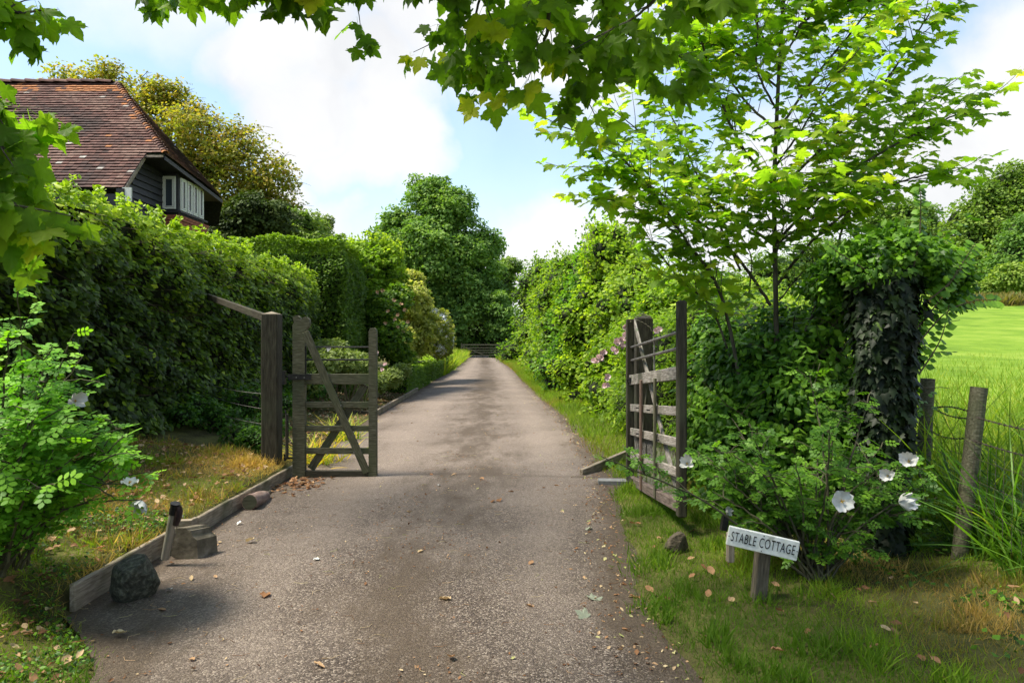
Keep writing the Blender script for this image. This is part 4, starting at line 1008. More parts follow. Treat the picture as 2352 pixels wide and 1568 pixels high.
# projecting bay
BX = -9.30; by0, by1 = 19.1, 20.75
b = Buf(); box_into(b, ((WX + BX) / 2 - .02, (by0 + by1) / 2, 5.62), BX - WX - .06, by1 - by0 - .06, 1.5); obj("bay", b, M_black, t)
M_frame = surfmat("pale_window_paint", [(.3, (.48, .49, .42)), (.7, (.62, .63, .56))], 30, rough=.5, bump=.05)
m, nt_, n_, l_, bs = newmat("window_glass"); bs.inputs["Base Color"].default_value = (.03, .04, .045, 1); bs.inputs["Roughness"].default_value = .04; bs.inputs["Specular IOR Level"].default_value = 1.0; M_glass = m
def window(c, d, w, h, nrm_):
    """c centre, d horizontal unit vector"""
    c = Vector(c); d = Vector(d); up = Vector((0, 0, 1)); nn = Vector(nrm_); th = .045
    f = bpy.data.objects.new("window", None)
    b = Buf(); Mx = Matrix((d, nn, up)).transposed()
    for (a_, e_, ww, hh) in ((-w / 2 + th / 2, 0, th, h), (w / 2 - th / 2, 0, th, h), (0, h / 2 - th / 2, w - 2 * th, th), (0, -h / 2 + th / 2, w - 2 * th, th)):
        box_into(b, c + d * a_ + up * e_, ww, .05, hh, Mx)
    th2 = .028; w2 = w - 2 * th - .02; h2 = h - 2 * th - .02
    for (a_, e_, ww, hh) in ((-w2 / 2 + th2 / 2, 0, th2, h2), (w2 / 2 - th2 / 2, 0, th2, h2), (0, h2 / 2 - th2 / 2, w2 - 2 * th2, th2), (0, -h2 / 2 + th2 / 2, w2 - 2 * th2, th2)):
        box_into(b, c + d * a_ + up * e_ + nn * .008, ww, .04, hh, Mx)
    fo = obj("window", b, M_frame, t)
    b = Buf(); box_into(b, c, w2 - 2 * th2 + .004, .008, h2 - 2 * th2 + .004, Mx); obj("pane", b, M_glass, fo)
def zz_(v, Y): return EYE - (v - 784) / FPX * Y
zt, zb = zz_(405, 19.1), zz_(480, 19.1)
window(((P(374, 0, by0).x + P(403, 0, by0).x) / 2, by0 + .0, (zt + zb) / 2), (1, 0, 0), P(403, 0, by0).x - P(374, 0, by0).x, zt - zb, (0, -1, 0))
for i in range(4):
    yc = 19.36 + i * .36; window((BX - .02, yc, (zt + zb) / 2 - .02), (0, 1, 0), .30, zt - zb, (1, 0, 0))
beam("sill", (WX, by0 - .03, zb - .08), (BX + .03, by0 - .03, zb - .08), .05, .06, M_black, t); beam("sill", (BX + .03, by0 - .05, zb - .08), (BX + .03, by1, zb - .08), .05, .06, M_black, t)
# brick below the bay
M_brick = surfmat("red_brick", [(.3, (.16, .05, .03)), (.55, (.30, .105, .06)), (.75, (.38, .18, .11))], 5, rough=.9, bump=.4)
M_mortar = surfmat("mortar", [(.4, (.25, .22, .18)), (.6, (.33, .30, .26))], 20, bump=.3)
bwall = Buf(); box_into(bwall, ((WX + BX) / 2 - .03, (by0 + by1) / 2 + .03, 3.0), BX - WX - .02, by1 - by0 - .02, 3.7); bw = obj("brick_base", bwall, M_mortar, t)
b1 = Buf(); box_into(b1, (0, 0, 0), .215, .03, .065); mb1 = mesh_of("brick", b1, mat=M_brick)
zb0 = zb - .16
for r_ in range(8):
    zc = zb0 - .04 - r_ * .077
    for k in range(9):
        y_ = by0 + .12 + k * .225 - (.11 if r_ % 2 else 0)
        if y_ > by1 + .05: continue
        o = bpy.data.objects.new("brick", mb1); sc.collection.objects.link(o); o.parent = bw; o.location = Vector((BX - .02 + (.03 if r_ < 2 else 0), y_, zc)) - parent_origin(bw); o.rotation_euler = (0, 0, R(90))
    for k in range(3):
        x_ = BX - .10 - k * .225 - (.11 if r_ % 2 else 0)
        o = bpy.data.objects.new("brick", mb1); sc.collection.objects.link(o); o.parent = bw; o.location = Vector((x_, by0 - .0 - (.03 if r_ < 2 else 0), zc)) - parent_origin(bw)
# small frames low at the eaves
b = Buf(); box_into(b, P(292, 447, 16.9), .22, .05, .35); obj("vent_frame", b, M_frame, t)
b = Buf(); box_into(b, P(277, 447, 16.88), .2, .04, .3); obj("vent_grille", b, M_iron, t)
#@@PART3
#@@PART3
# ------------------------------------------------------------------ plants
def A3(p): return np.array(tuple(p), float)
def lobe_px(u, v, Y, ru, rv=None, ry=None):
    """ellipsoid lobe measured in the photograph, standing at distance Y"""
    rv = rv or ru; rx = ru / FPX * Y; rz = rv / FPX * Y; return (P(u, v, Y), (rx, ry or rx, rz))
def crown_pts(lobes, n, size, clump=.3, tint0=.45, tvar=.16, up=.5, front=True, fill=.25, droop=.35, spread=.5, smin=.65, csz=None, flat=.75, minz=None):
    """leaves gathered in small boughs on the surface of each lobe"""
    areas = np.array([(r[0] * r[2] + r[0] * r[1] + r[1] * r[2]) for c, r in lobes]); w = areas / areas.sum()
    Ts = []; Ms = []; ti = []
    for (c, r), ww in zip(lobes, w):
        m_ = int(n * ww); r = np.array(r); c = A3(c)
        cr = csz or clump * r.min(); k = max(6, int(2.2 * (r[0] * r[2] + r[1] * r[2] + r[0] * r[1]) * 1.4 / (cr * cr)))
        d = rdir(k)
        if front: d[:, 1] = -np.abs(d[:, 1]) * np.where(rng.random(k) < .82, 1, -1)
        rad = np.where(rng.random(k) < fill, rng.uniform(.3, .8, k), rng.uniform(.82, 1.08, k))
        cc = c + d * r * rad[:, None]; crs = cr * rng.uniform(.6, 1.35, k); ct = rng.normal(size=k) * tvar
        which = rng.integers(0, k, m_)
        e = rdir(m_); e[:, 2] = np.where(rng.random(m_) < .7, np.abs(e[:, 2]), e[:, 2])
        off = e * (crs[which] * rng.uniform(.55, 1.05, m_) ** .6)[:, None] * np.array([1, 1, flat])
        T = cc[which] + off
        nrm_ = e * .6 + d[which] * .3 + rng.normal(size=(m_, 3)) * spread + np.array([0, 0, up])
        tip = e * [1, 1, .3] + d[which] * .5 + rng.normal(size=(m_, 3)) * .5 - np.array([0, 0, droop])
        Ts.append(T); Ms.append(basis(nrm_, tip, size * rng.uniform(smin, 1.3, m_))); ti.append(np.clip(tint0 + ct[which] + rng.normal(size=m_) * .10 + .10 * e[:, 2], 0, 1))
    T = np.concatenate(Ts); M = np.concatenate(Ms); t_ = np.concatenate(ti)
    if minz is not None: q = T[:, 2] > H(T[:, 0], T[:, 1], False) + minz; T, M, t_ = T[q], M[q], t_[q]
    return M, T, t_
def cores(parent, lobes, k=.6, name="dark_core", mat=None):
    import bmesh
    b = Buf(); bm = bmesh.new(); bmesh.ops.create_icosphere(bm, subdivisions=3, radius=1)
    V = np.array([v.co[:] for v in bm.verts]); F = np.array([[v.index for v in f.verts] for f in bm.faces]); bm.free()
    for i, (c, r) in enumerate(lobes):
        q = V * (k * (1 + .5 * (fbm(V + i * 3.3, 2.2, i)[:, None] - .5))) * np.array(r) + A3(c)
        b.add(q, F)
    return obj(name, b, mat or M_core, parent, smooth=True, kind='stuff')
def limbs(buf, base, tips, r0, r1=.02, wig=.06, sides=6, n=5, fork=.45):
    base = Vector(base)
    for tp in tips:
        tp = Vector(tp); mid = base.lerp(tp, fork) + Vector((random.uniform(-wig, wig), random.uniform(-wig, wig), random.uniform(0, wig) * 2)) * (tp - base).length
        ln = smooth_line([base, mid, tp], n); m_ = len(ln)
        tube(buf, ln, [r0 + (r1 - r0) * (i / (m_ - 1)) ** .8 for i in range(m_)], sides, cap=False)
def twiggy(buf, pts, n, l, r=.01, updir=.4):
    for i in range(n):
        p = Vector(pts[rng.integers(0, len(pts))]); d = Vector(rng.normal(size=3)); d.z = abs(d.z) * updir + d.z * (1 - updir); d.normalize()
        q = p + d * l * random.uniform(.5, 1.2); q2 = q + (d + Vector(rng.normal(size=3)) * .5).normalized() * l * .5
        tube(buf, [p, q, q2], [r, r * .7, r * .3], 4, cap=False)

def sublobes(lobes, k=6, s=(.32, .5), seed=3):
    rr_ = random.Random(seed); out = list(lobes)
    for c, r in lobes:
        for _ in range(k):
            d = Vector((rr_.gauss(0, 1), -abs(rr_.gauss(0, .7)), rr_.gauss(.25, 1))).normalized(); f = rr_.uniform(*s)
            out.append((Vector(c) + Vector((d.x * r[0], d.y * r[1], d.z * r[2])) * rr_.uniform(.85, 1.08), tuple(a * f for a in r)))
    return out
# --- tall beech hedge on the left
t = thing("beech_hedge", (-5.4, 9, 0), "tall clipped beech hedge running along the left bank with bright leaves along its top", "hedge")
n = 49000
y = 1.3 + 15.2 * rng.random(n) ** 1.15; zf = rng.random(n) ** .92; z0 = H(np.full(n, -4.9), y, False); z = z0 + .02 + zf * (3.14 - z0 + .05 * np.sin(y * 1.3))
pts_ = np.column_stack([y * 0, y, z])
bump = (fbm(pts_, 1.15, 41) - .5) * .62 + (fbm(pts_, 4.5, 43) - .5) * .60
lean_ = .16 * (1 - zf) - .25 * sstep(.86, 1.0, zf)
x = -4.72 + bump + lean_ - rng.random(n) ** 2 * .16
ends = rng.random(n) < .05; y = np.where(ends, 16.45 + rng.normal(size=n) * .06, y); x = np.where(ends, -4.8 - rng.random(n) * 1.4, x)
top = rng.random(n) < .10; x = np.where(top, -4.75 - rng.random(n) * 1.3, x); z = np.where(top, 3.12 + rng.normal(size=n) * .05 + (fbm(pts_, 2, 3) - .5) * .2, z)
T = np.column_stack([x, y, z]); nn = np.array([.55, -.10, .75]) + rng.normal(size=(n, 3)) * .34; tip = np.array([.8, -.30, -.45]) + rng.normal(size=(n, 3)) * .45
tint = np.clip(.28 + .32 * sstep(.5, .97, zf) + (fbm(pts_, .9, 50) - .5) * .35 + rng.normal(size=n) * .15 + (rng.random(n) < .10) * .35 + .22 * sstep(.8, .98, zf), 0, 1); tint = np.where(top, np.clip(.72 + rng.normal(size=n) * .14, 0, 1), tint)  # lighter towards the top: sunlit look put into leaf tint, with new growth
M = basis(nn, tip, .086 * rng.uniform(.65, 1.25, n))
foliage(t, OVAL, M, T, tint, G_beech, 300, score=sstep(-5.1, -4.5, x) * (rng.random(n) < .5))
# shoots above the top edge
n = 5200; y = 1.3 + 15 * rng.random(n); st = np.floor(y * 5); ph = hash3(st.astype(int), st.astype(int) * 0, st.astype(int) * 0, 5)
x = -4.78 - .35 * ph + rng.normal(size=n) * .03; z = 3.08 + rng.random(n) * (.10 + .26 * ph * (ph > .5)); 
T = np.column_stack([x, (st + .5) / 5 + rng.normal(size=n) * .05, z]); M = basis(rdir(n) + [0, -.2, .6], rdir(n) + [.5, 0, .3], .062 * rng.uniform(.7, 1.2, n))
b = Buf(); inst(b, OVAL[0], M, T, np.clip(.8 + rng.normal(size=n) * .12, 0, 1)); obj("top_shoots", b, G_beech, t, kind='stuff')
b = Buf(); gy = np.linspace(1.2, 16.3, 90); gz_ = np.linspace(0, 1, 20)
YY, ZZ_ = np.meshgrid(gy, gz_, indexing='ij'); p_ = np.column_stack([YY.ravel() * 0, YY.ravel(), (.3 + ZZ_ * 2.85).ravel()])
XX = -4.98 + ((fbm(p_, 1.15, 41) - .5) * .62).reshape(YY.shape) + .12 * (1 - ZZ_)
idx = np.arange(YY.size).reshape(YY.shape); b.add(np.column_stack([XX.ravel(), YY.ravel(), (ZZ_ * 3.0).ravel()]), np.stack([idx[:-1, :-1], idx[1:, :-1], idx[1:, 1:], idx[:-1, 1:]], -1).reshape(-1, 4))
box_into(b, (-5.75, 8.75, 1.5), 1.1, 15.0, 3.0); obj("dark_core", b, M_core, t)
b = Buf(); 
for k in range(420):
    y_ = random.uniform(1.5, 16); z_ = random.uniform(.3, 3.0); p0 = Vector((-5.0, y_, z_)); d = Vector((.9, random.uniform(-.4, .2), random.uniform(-.5, .4))).normalized(); tube(b, [p0, p0 + d * .25, p0 + d * .5 + Vector((0, 0, -.04))], [.006, .004, .002], 4, cap=False)
obj("twigs", b, M_twig, t, kind='stuff')

# low ground cover at the hedge foot behind the post
lob = [(P(u, v, Y), (r * 1.4, r, r)) for (u, v, Y, r) in [(560, 1000, 9.0, .20), (500, 965, 9.6, .22), (590, 1010, 8.6, .16), (450, 935, 9.6, .22), (420, 955, 9.2, .15), (610, 985, 9.5, .2), (700, 900, 13, .3), (570, 925, 10.5, .26), (640, 930, 11, .22)]]
t = thing("low_shrub", (-4.0, 9.2, .2), "low dark creeping shrub at the hedge foot behind the left gate post", "shrub")
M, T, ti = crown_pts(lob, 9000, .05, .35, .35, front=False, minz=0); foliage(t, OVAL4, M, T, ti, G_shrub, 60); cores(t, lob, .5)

# --- taller clipped hedge behind
def boxhedge(name, label, x0, x1, y0, y1, z1, n, tm, s, mat, tint0=.4, amp=.16, z0=0., faces=('front', 'right', 'top'), nparts=0, cat='hedge', topt=.35, rnd=.12):
    t = thing(name, ((x0 + x1) / 2, (y0 + y1) / 2, 0), label, cat)
    A = {'front': (x1 - x0) * z1, 'right': (y1 - y0) * z1, 'top': (x1 - x0) * (y1 - y0), 'left': (y1 - y0) * z1}; tot = sum(A[f] for f in faces)
    Ts = []; Ns = []
    for f in faces:
        m_ = int(n * A[f] / tot); a_, b_ = rng.random(m_), rng.random(m_)
        if f == 'front': p = np.column_stack([x0 + (x1 - x0) * a_, np.full(m_, y0), z0 + (z1 - z0) * b_]); nv = np.array([0, -1., 0])
        elif f == 'right': p = np.column_stack([np.full(m_, x1), y0 + (y1 - y0) * a_, z0 + (z1 - z0) * b_]); nv = np.array([1., 0, 0])
        elif f == 'left': p = np.column_stack([np.full(m_, x0), y0 + (y1 - y0) * a_, z0 + (z1 - z0) * b_]); nv = np.array([-1., 0, 0])
        else: p = np.column_stack([x0 + (x1 - x0) * a_, y0 + (y1 - y0) * b_, np.full(m_, z1)]); nv = np.array([0, 0, 1.])
        d = (fbm(p, 1.6 / max(.3, z1 / 3), 5) - .5) * amp * 2 - rng.random(m_) ** 2 * amp * .6
        if f != 'top': d = d - rnd * sstep(.8, 1, b_)
        Ts.append(p + nv * d[:, None]); Ns.append(np.tile(nv, (m_, 1)))
    T = np.concatenate(Ts); NN = np.concatenate(Ns); m_ = len(T)
    M = basis(NN * .5 + [0, 0, .6] + rng.normal(size=(m_, 3)) * .4, NN + rng.normal(size=(m_, 3)) * .5 - [0, 0, .2], s * rng.uniform(.7, 1.3, m_))
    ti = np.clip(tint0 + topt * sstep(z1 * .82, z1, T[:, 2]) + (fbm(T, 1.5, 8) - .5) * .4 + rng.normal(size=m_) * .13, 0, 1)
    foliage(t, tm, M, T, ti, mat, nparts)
    b = Buf(); box_into(b, ((x0 + x1) / 2, (y0 + y1) / 2, z1 / 2 - .05 - rnd * .25), x1 - x0 - amp * 2.4 - rnd, y1 - y0 - amp * 2.4 - rnd, z1 - amp * 2 - rnd * .5); obj("dark_core", b, M_core, t); return t
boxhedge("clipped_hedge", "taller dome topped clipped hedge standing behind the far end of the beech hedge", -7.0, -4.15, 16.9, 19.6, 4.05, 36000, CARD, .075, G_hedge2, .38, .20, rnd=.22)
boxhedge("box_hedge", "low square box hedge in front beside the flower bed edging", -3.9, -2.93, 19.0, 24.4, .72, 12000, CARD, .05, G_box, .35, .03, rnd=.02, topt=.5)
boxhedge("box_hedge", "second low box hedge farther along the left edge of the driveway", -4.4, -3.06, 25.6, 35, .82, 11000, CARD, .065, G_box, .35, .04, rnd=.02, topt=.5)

def shrub(name, label, lobes, n, tm, s, mat, cat='shrub', tint0=.45, nparts=0, core=.6, group=None, **kw):
    c = lobes[0][0]; t = thing(name, (c.x, c.y, 0), label, cat, group)
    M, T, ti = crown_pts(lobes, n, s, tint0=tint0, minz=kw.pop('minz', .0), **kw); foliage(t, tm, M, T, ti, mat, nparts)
    if core: cores(t, lobes, core)
    return t
def petals_t(n=5, cup=.35, ruffle=.1, w=.62, seed=1):
    r = random.Random(seed); V = []; F = []; na, nb = 5, 6
    for k in range(n):
        a = 2 * math.pi * k / n + r.uniform(-.15, .15); ca, sa = math.cos(a), math.sin(a); cu = cup * r.uniform(.5, 1.6); b0 = len(V); ph = r.uniform(0, 6); ln = r.uniform(.85, 1.12); lay = .07 * (k % 2)
        for i in range(na):
            t = i / (na - 1); ww = w * (math.sin(math.pi * (.12 + .70 * t)) ** .8) * (.35 + .65 * t)
            for j in range(nb):
                s = -1 + 2 * j / (nb - 1); rr_ = ln * (.06 + .94 * t) * (1 - .16 * s * s * t + .05 * math.sin(5 * s + ph) * t)
                z = cu * t ** 1.7 + ruffle * t * t * math.sin(4.5 * s + ph) + .16 * s * s * t + lay * t - .25 * cu * max(0, t - .75) * 4 * r.uniform(.3, 1)
                x = rr_; y = s * ww; V.append((x * ca - y * sa, x * sa + y * ca, z))
        for i in range(na - 1):
            for j in range(nb - 1): q_ = b0 + i * nb + j; F.append((q_, q_ + 1, q_ + nb + 1, q_ + nb))
    return np.array(V), np.array(F)
PET = [petals_t(5, .35, .13, .62, seed=s_) for s_ in range(3)]; PETC = petals_t(6, 1.1, .16, .55, 9)
def flower(parent, loc, face, r, mat, cup=False, center=True, name="flower"):
    z = Vector(face).normalized(); x = z.orthogonal().normalized(); a = random.uniform(0, 6.28); y = z.cross(x); x, y = x * math.cos(a) + y * math.sin(a), y * math.cos(a) - x * math.sin(a)
    tv, tf = PETC if cup else PET[random.randrange(3)]; Mx = np.array([[x[i], y[i], z[i]] for i in range(3)]) * r
    b = Buf(); b.add(tv @ Mx.T + A3(loc), tf); o = obj(name, b, mat, parent, smooth=True)
    if center:
        b = Buf()
        for k in range(14):
            d = (z + (x * random.uniform(-1, 1) + y * random.uniform(-1, 1)) * .5) * r * .28; tube(b, [Vector(loc) + z * r * .03, Vector(loc) + z * r * .03 + d], [r * .02, r * .035], 3)
        obj("stamens", b, M_yellow, o)
    return o
def blossom(parent, lobes, n, r, mat, name="blossom", front=-.2):
    """many small flowers of a flowering shrub, joined"""
    b = Buf(); tv = np.array([(0, 0, 0)] + [(math.cos(a_ * math.pi / 5) * (1 if a_ % 2 else .5), math.sin(a_ * math.pi / 5) * (1 if a_ % 2 else .5), .2) for a_ in range(10)]); tf = np.array([(0, a_ + 1, (a_ + 1) % 10 + 1) for a_ in range(10)])
    for k in range(n):
        c, rad = lobes[random.randrange(len(lobes))]; d = Vector(rng.normal(size=3)); d.y = -abs(d.y); d.normalize()
        p = Vector(c) + Vector((d.x * rad[0], d.y * rad[1], d.z * rad[2])) * random.uniform(.97, 1.1); z = (d + Vector(rng.normal(size=3)) * .4).normalized(); x = z.orthogonal().normalized(); y = z.cross(x); rr_ = r * random.uniform(.6, 1.2)
        b.add(tv @ (np.array([[x[i], y[i], z[i]] for i in range(3)]) * rr_).T + A3(p), tf)
    return obj(name, b, mat, parent, kind='stuff')
L_ = lobe_px
# garden plants left of the drive
lob = [L_(838, 640, 20.5, 44, 60, 1.2), (P(815, 600, 20.8), (.65, .8, .55)), L_(880, 620, 21, 42, 50, 1.0), L_(850, 720, 20.2, 38, 60, .9), L_(905, 660, 21.5, 35, 45), L_(840, 780, 20.5, 35, 60, .9)]
t = shrub("climbing_vine", "pale lime green climber mounded at the end of the clipped hedge", lob, 22000, CARD, .10, G_lime, 'climber', .35, core=.65)
b = Buf()
for k in range(46):
    p0 = P(random.uniform(800, 930), 0, 20.6); p0.z = P(0, 575 + max(0, (p0.x + 4.0)) * 30, 20.6).z; q = p0 + Vector((random.uniform(-.2, .3), random.uniform(-.2, .2), random.uniform(.3, .6)))
    tube(b, [p0 - Vector((0, 0, .3)), p0.lerp(q, .6), q], [.012, .008, .004], 4, cap=False)
    for m_ in range(12):
        s_ = p0.lerp(q, random.random()); M = basis(rdir(1) + [0, -.4, .3], rdir(1), np.array([.09])); bb = Buf(); inst(b, CARD[0], M, A3(s_)[None], np.array([.8]))
obj("shoots", b, G_lime, t, kind='stuff')
lob = [L_(880, 720, 19.4, 34, 48, .7), L_(900, 780, 19.0, 36, 44, .8), L_(915, 690, 20, 26, 34, .6), L_(925, 830, 19.4, 24, 30, .5)]
t = shrub("honeysuckle", "dark leaved honeysuckle with peach coloured flower heads beside the pale climber", lob, 12000, CARD, .085, G_hrow, 'honeysuckle', .35, core=.65)
for (u, v) in [(868, 672), (880, 668), (905, 690), (920, 700), (930, 714), (893, 716), (905, 735), (912, 752), (925, 762), (896, 770), (884, 742), (915, 724), (936, 740), (921, 776)]:
    flower(t, P(u, v, 18.4), (random.uniform(-.3, .6), -1, random.uniform(0, .6)), .055, M_peach, True, False)
lob = [L_(945, 700, 24, 40, 46, 1), L_(965, 760, 24.5, 40, 58, 1), L_(930, 790, 23.5, 34, 50, .9), L_(972, 715, 26, 24, 34), L_(950, 645, 25, 22, 24)]
shrub("variegated_shrub", "large pale olive and cream leaved shrub arching over the box hedges", lob, 20000, CARD, .10, G_olive, 'shrub', .5, core=.6)
lob = [L_(1010, 758, 25.5, 24, 42, .9), L_(1008, 796, 25.5, 22, 24, .8), L_(1028, 785, 26, 13, 26), L_(996, 735, 25, 15, 24)]
t = shrub("white_flowering_shrub", "rounded shrub smothered in small white blossom before the rough verge", lob, 9000, CARD, .12, G_olive, 'shrub', .4, core=.7)
blossom(t, lob, 2200, .07, M_blossom)
lob = [L_(895, 868, 17.2, 28, 22, .5), L_(920, 850, 17.8, 20, 16, .4), L_(870, 880, 16.5, 16, 20, .4)]
t = shrub("garden_rose_bush", "grey green low rose bush in the bed beside the low box hedge", lob, 7000, CARD, .055, G_grey, 'rose bush', .5, core=.45)
for (u, v) in [(885, 838), (866, 812), (878, 850)]: flower(t, P(u, v, 16.4), (0, -1, .5), .05, M_pink, True, False)
lob = [L_(745, 840, 13.8, 30, 34, .5), L_(790, 830, 14.5, 34, 30, .5), L_(832, 845, 15.2, 26, 34, .5), L_(760, 800, 15, 40, 20, .5), L_(825, 900, 14.6, 18, 22, .3), L_(715, 880, 13, 20, 26, .3)]
t = shrub("garden_rose_bush", "row of loose green rose bushes seen through the bars of the left gate", lob, 12000, CARD, .06, G_grey, 'rose bush', .5, core=.4, nparts=0)
flower(t, P(757, 803, 13.3), (0, -1, .4), .05, M_white, True, False)
b = Buf()
for i in range(26):
    u = random.choice([730, 770, 800, 835]); p0 = P(u, 0, 14); p0.z = .15; q = P(u + random.uniform(-25, 25), 870, 14); tube(b, [p0, q], [.01, .006], 5, cap=False)
obj("stem", b, M_twig, t, kind='stuff')
# bark mulch of the bed
pts = area(5000, 9.5, 19, lambda y: np.full_like(y, -5.0), lambda y: XL(y) - .08)
n = len(pts); T = np.column_stack([pts, H(pts[:, 0], pts[:, 1]) + .01]); b = Buf(); inst(b, t_oval4(.4), basis(rng.normal(size=(n, 3)) * .4 + [0, 0, 1], rdir(n), rng.uniform(.03, .07, n)), T, rng.random(n) * .85)
tag(obj("bark_mulch", b, M_litter, kind='stuff'), "brown bark mulch covering the flower bed beyond the left gate", "mulch")
def tuft(name, label, u, v, n, l, mat, sp=.12, tint=.5, tm=None, lean=.6, cat='plant'):
    p = G(u, v); q = np.column_stack([rng.normal(p.x, sp, n), rng.normal(p.y, sp, n)]); return grass(name, label, q, rng.uniform(.6, 1.1, n) * l, mat, np.clip(tint + rng.normal(size=n) * .2, 0, 1), tm=tm or [t_blade(5, .028, .9), t_blade(5, .022, 1.2)], lean=lean, cat=cat)
G_iris = leafmat("iris_leaf", [(0, (.05, .11, .02)), (.55, (.16, .24, .04)), (.8, (.36, .30, .07)), (1, (.42, .24, .10))], .35, .5)
def clump(label, u, v, n, l, **k):
    o = tuft("iris_clump", label, u, v, n, l, G_iris, **k); del o["kind"]; return o
clump("yellowing clump of strap leaves in the bed, middle of the gate opening", 790, 1010, 110, .42)
clump("fading clump of strap leaves by the foot of the left gate heel", 722, 1066, 110, .38, tint=.65)
clump("green clump of strap leaves between gate post and hedge", 590, 985, 70, .45, tint=.3)
clump("small clump of strap leaves low behind the bottom rail of the left gate", 752, 1062, 60, .3, tint=.7)

# --- right hedgerow
hrow = [ # Y, top z, face offset, material, tint, label, leaf, n
 (48.0, 7.0, .6, G_hrow, .40, "farthest tall green shrub of the right hedgerow beside the dark tree", .17, 9000),
 (39.0, 6.3, .5, G_hrow, .52, "tall lighter green hedgerow shrub next before the farthest one on the right", .15, 10000),
 (31.5, 5.6, .5, G_hrow, .58, "round topped hedgerow bush on the right where the grass strip narrows", .13, 12000),
 (25.5, 5.0, .5, G_hrow, .48, "bushy hedgerow shrub with a rounded shoulder left of the tall hawthorn", .12, 14000),
 (20.8, 5.0, .45, G_shrub, .62, "dark leaved hawthorn with bare twigs poking from its top in the hedgerow", .10, 16000),
 (17.2, 4.65, .45, G_lime, .45, "tall yellow green elder rising highest in the right hedgerow", .10, 16000),
 (14.3, 3.5, .4, G_hrow, .62, "mid height fresh green hedgerow shrub between elder and pink roses", .085, 16000),
 (11.8, 2.75, .45, G_lime, .35, "yellow green hedgerow shrub beside the rambling rose", .075, 14000)]
hs_ = [5.0, 4.6, 3.9, 3.2, 2.6, 2.1, 1.8, 1.6]
for (Yc, zt_, fo_, mat_, t0, lab, s_, n_), hl in zip(hrow, hs_):
    zt_ *= .86 if Yc < 40 else .95; lobes = []; rx = .55 + Yc * .022; fx = float(XR(Yc)) + fo_
    for q in range(7):
        zz = zt_ * (.12 + .76 * q / 6); yy = Yc + random.uniform(-.5, .5) * hl * .9; rr_ = rx * random.uniform(.8, 1.15) * (1 - .35 * (q / 6) ** 2)
        lobes.append((Vector((fx + rx * .95 + random.uniform(-.12, .12) + .10 * q * .6, yy, zz)), (rr_, hl * .42, zt_ * .17)))
    lobes.append((Vector((fx + rx * 1.5, Yc + .3, zt_ * .86)), (rx * .62, hl * .3, zt_ * .15)))
    t = shrub("hedgerow_shrub", lab, sublobes(lobes, 4, (.3, .5), int(Yc)), int(n_ * 1.15), CARD, s_, mat_, 'shrub', t0, core=.72, group="mixed shrubs of the right hedgerow", clump=.34, flat=1.0, minz=.05)
    b = Buf(); tops = [l_ for l_ in lobes if l_[0].z > zt_ * .7]
    nb_ = 150; 
    for k in range(26):
        c, r = tops[k % len(tops)]; p0 = Vector(c) + Vector((random.uniform(-1, 1) * r[0], random.uniform(-1, 1) * r[1], r[2] * .5)); q = p0 + Vector((random.uniform(-.2, .25), random.uniform(-.2, .2), random.uniform(.45, .95) * (1 if Yc < 22 else 1.5))) * min(1, Yc / 16)
        m_ = 16; s2 = rng.random(m_); PP = A3(p0)[None] * (1 - s2[:, None]) + A3(q)[None] * s2[:, None] + rng.normal(size=(m_, 3)) * .05
        inst(b, CARD[0], basis(rdir(m_) + [0, -.3, .5], rdir(m_), rng.uniform(.6, 1.1, m_) * s_), PP, np.clip(t0 + .15 + rng.normal(size=m_) * .1, 0, 1))
    obj("top_shoots", b, mat_, t, kind='stuff')
    if 16 < Yc < 22:
        b = Buf()
        for k in range(46):
            c, r = tops[k % len(tops)]; p0 = Vector(c) + Vector((random.uniform(-1, 1) * r[0], -r[1] * .6 + random.uniform(-.2, .4), r[2] * .2)); d = Vector((random.uniform(-.35, .45), random.uniform(-.3, .1), random.uniform(.6, 1.1)))
            q = p0 + d * random.uniform(.5, 1.1); tube(b, [p0, p0.lerp(q, .5) + Vector((.03, 0, 0)), q], [.012, .008, .003], 4, cap=False)
        obj("bare_twigs", b, surfmat("pale_twig", [(.3, (.16, .13, .08)), (.7, (.3, .26, .17))], 20, bump=.1), t, kind='stuff')
# rambling rose
lob = [(Vector((2.15, 9.9, .7)), (.62, .8, .6)), (Vector((2.2, 9.6, 1.35)), (.5, .7, .5)), (Vector((2.1, 10.6, 1.5)), (.6, .7, .45)), (Vector((2.45, 9.0, 1.0)), (.5, .5, .55)), (Vector((1.95, 10.7, .5)), (.5, .8, .5)), (Vector((2.6, 8.6, .6)), (.5, .5, .5)), (Vector((2.7, 9.3, 1.75)), (.5, .5, .35)), (Vector((2.3, 8.9, .35)), (.45, .5, .35))]
t = shrub("rambling_rose", "bright green rambling rose with pale pink flower clusters beside the right gate", lob, 16000, LANCE, .075, G_lime, 'rose bush', .3, core=.65, nparts=60)
for (u, v) in [(1418, 790), (1424, 800), (1412, 806), (1432, 775), (1378, 820), (1370, 828), (1384, 828), (1398, 868), (1392, 888), (1434, 752), (1510, 760), (1388, 812), (1426, 786)]:
    for q in range(2): flower(t, P(u + random.uniform(-5, 5), v + random.uniform(-4, 4), 8.9 if u > 1400 else 9.2), (random.uniform(-.6, .3), -1, random.uniform(0, .6)), .042, M_pink, True, False)
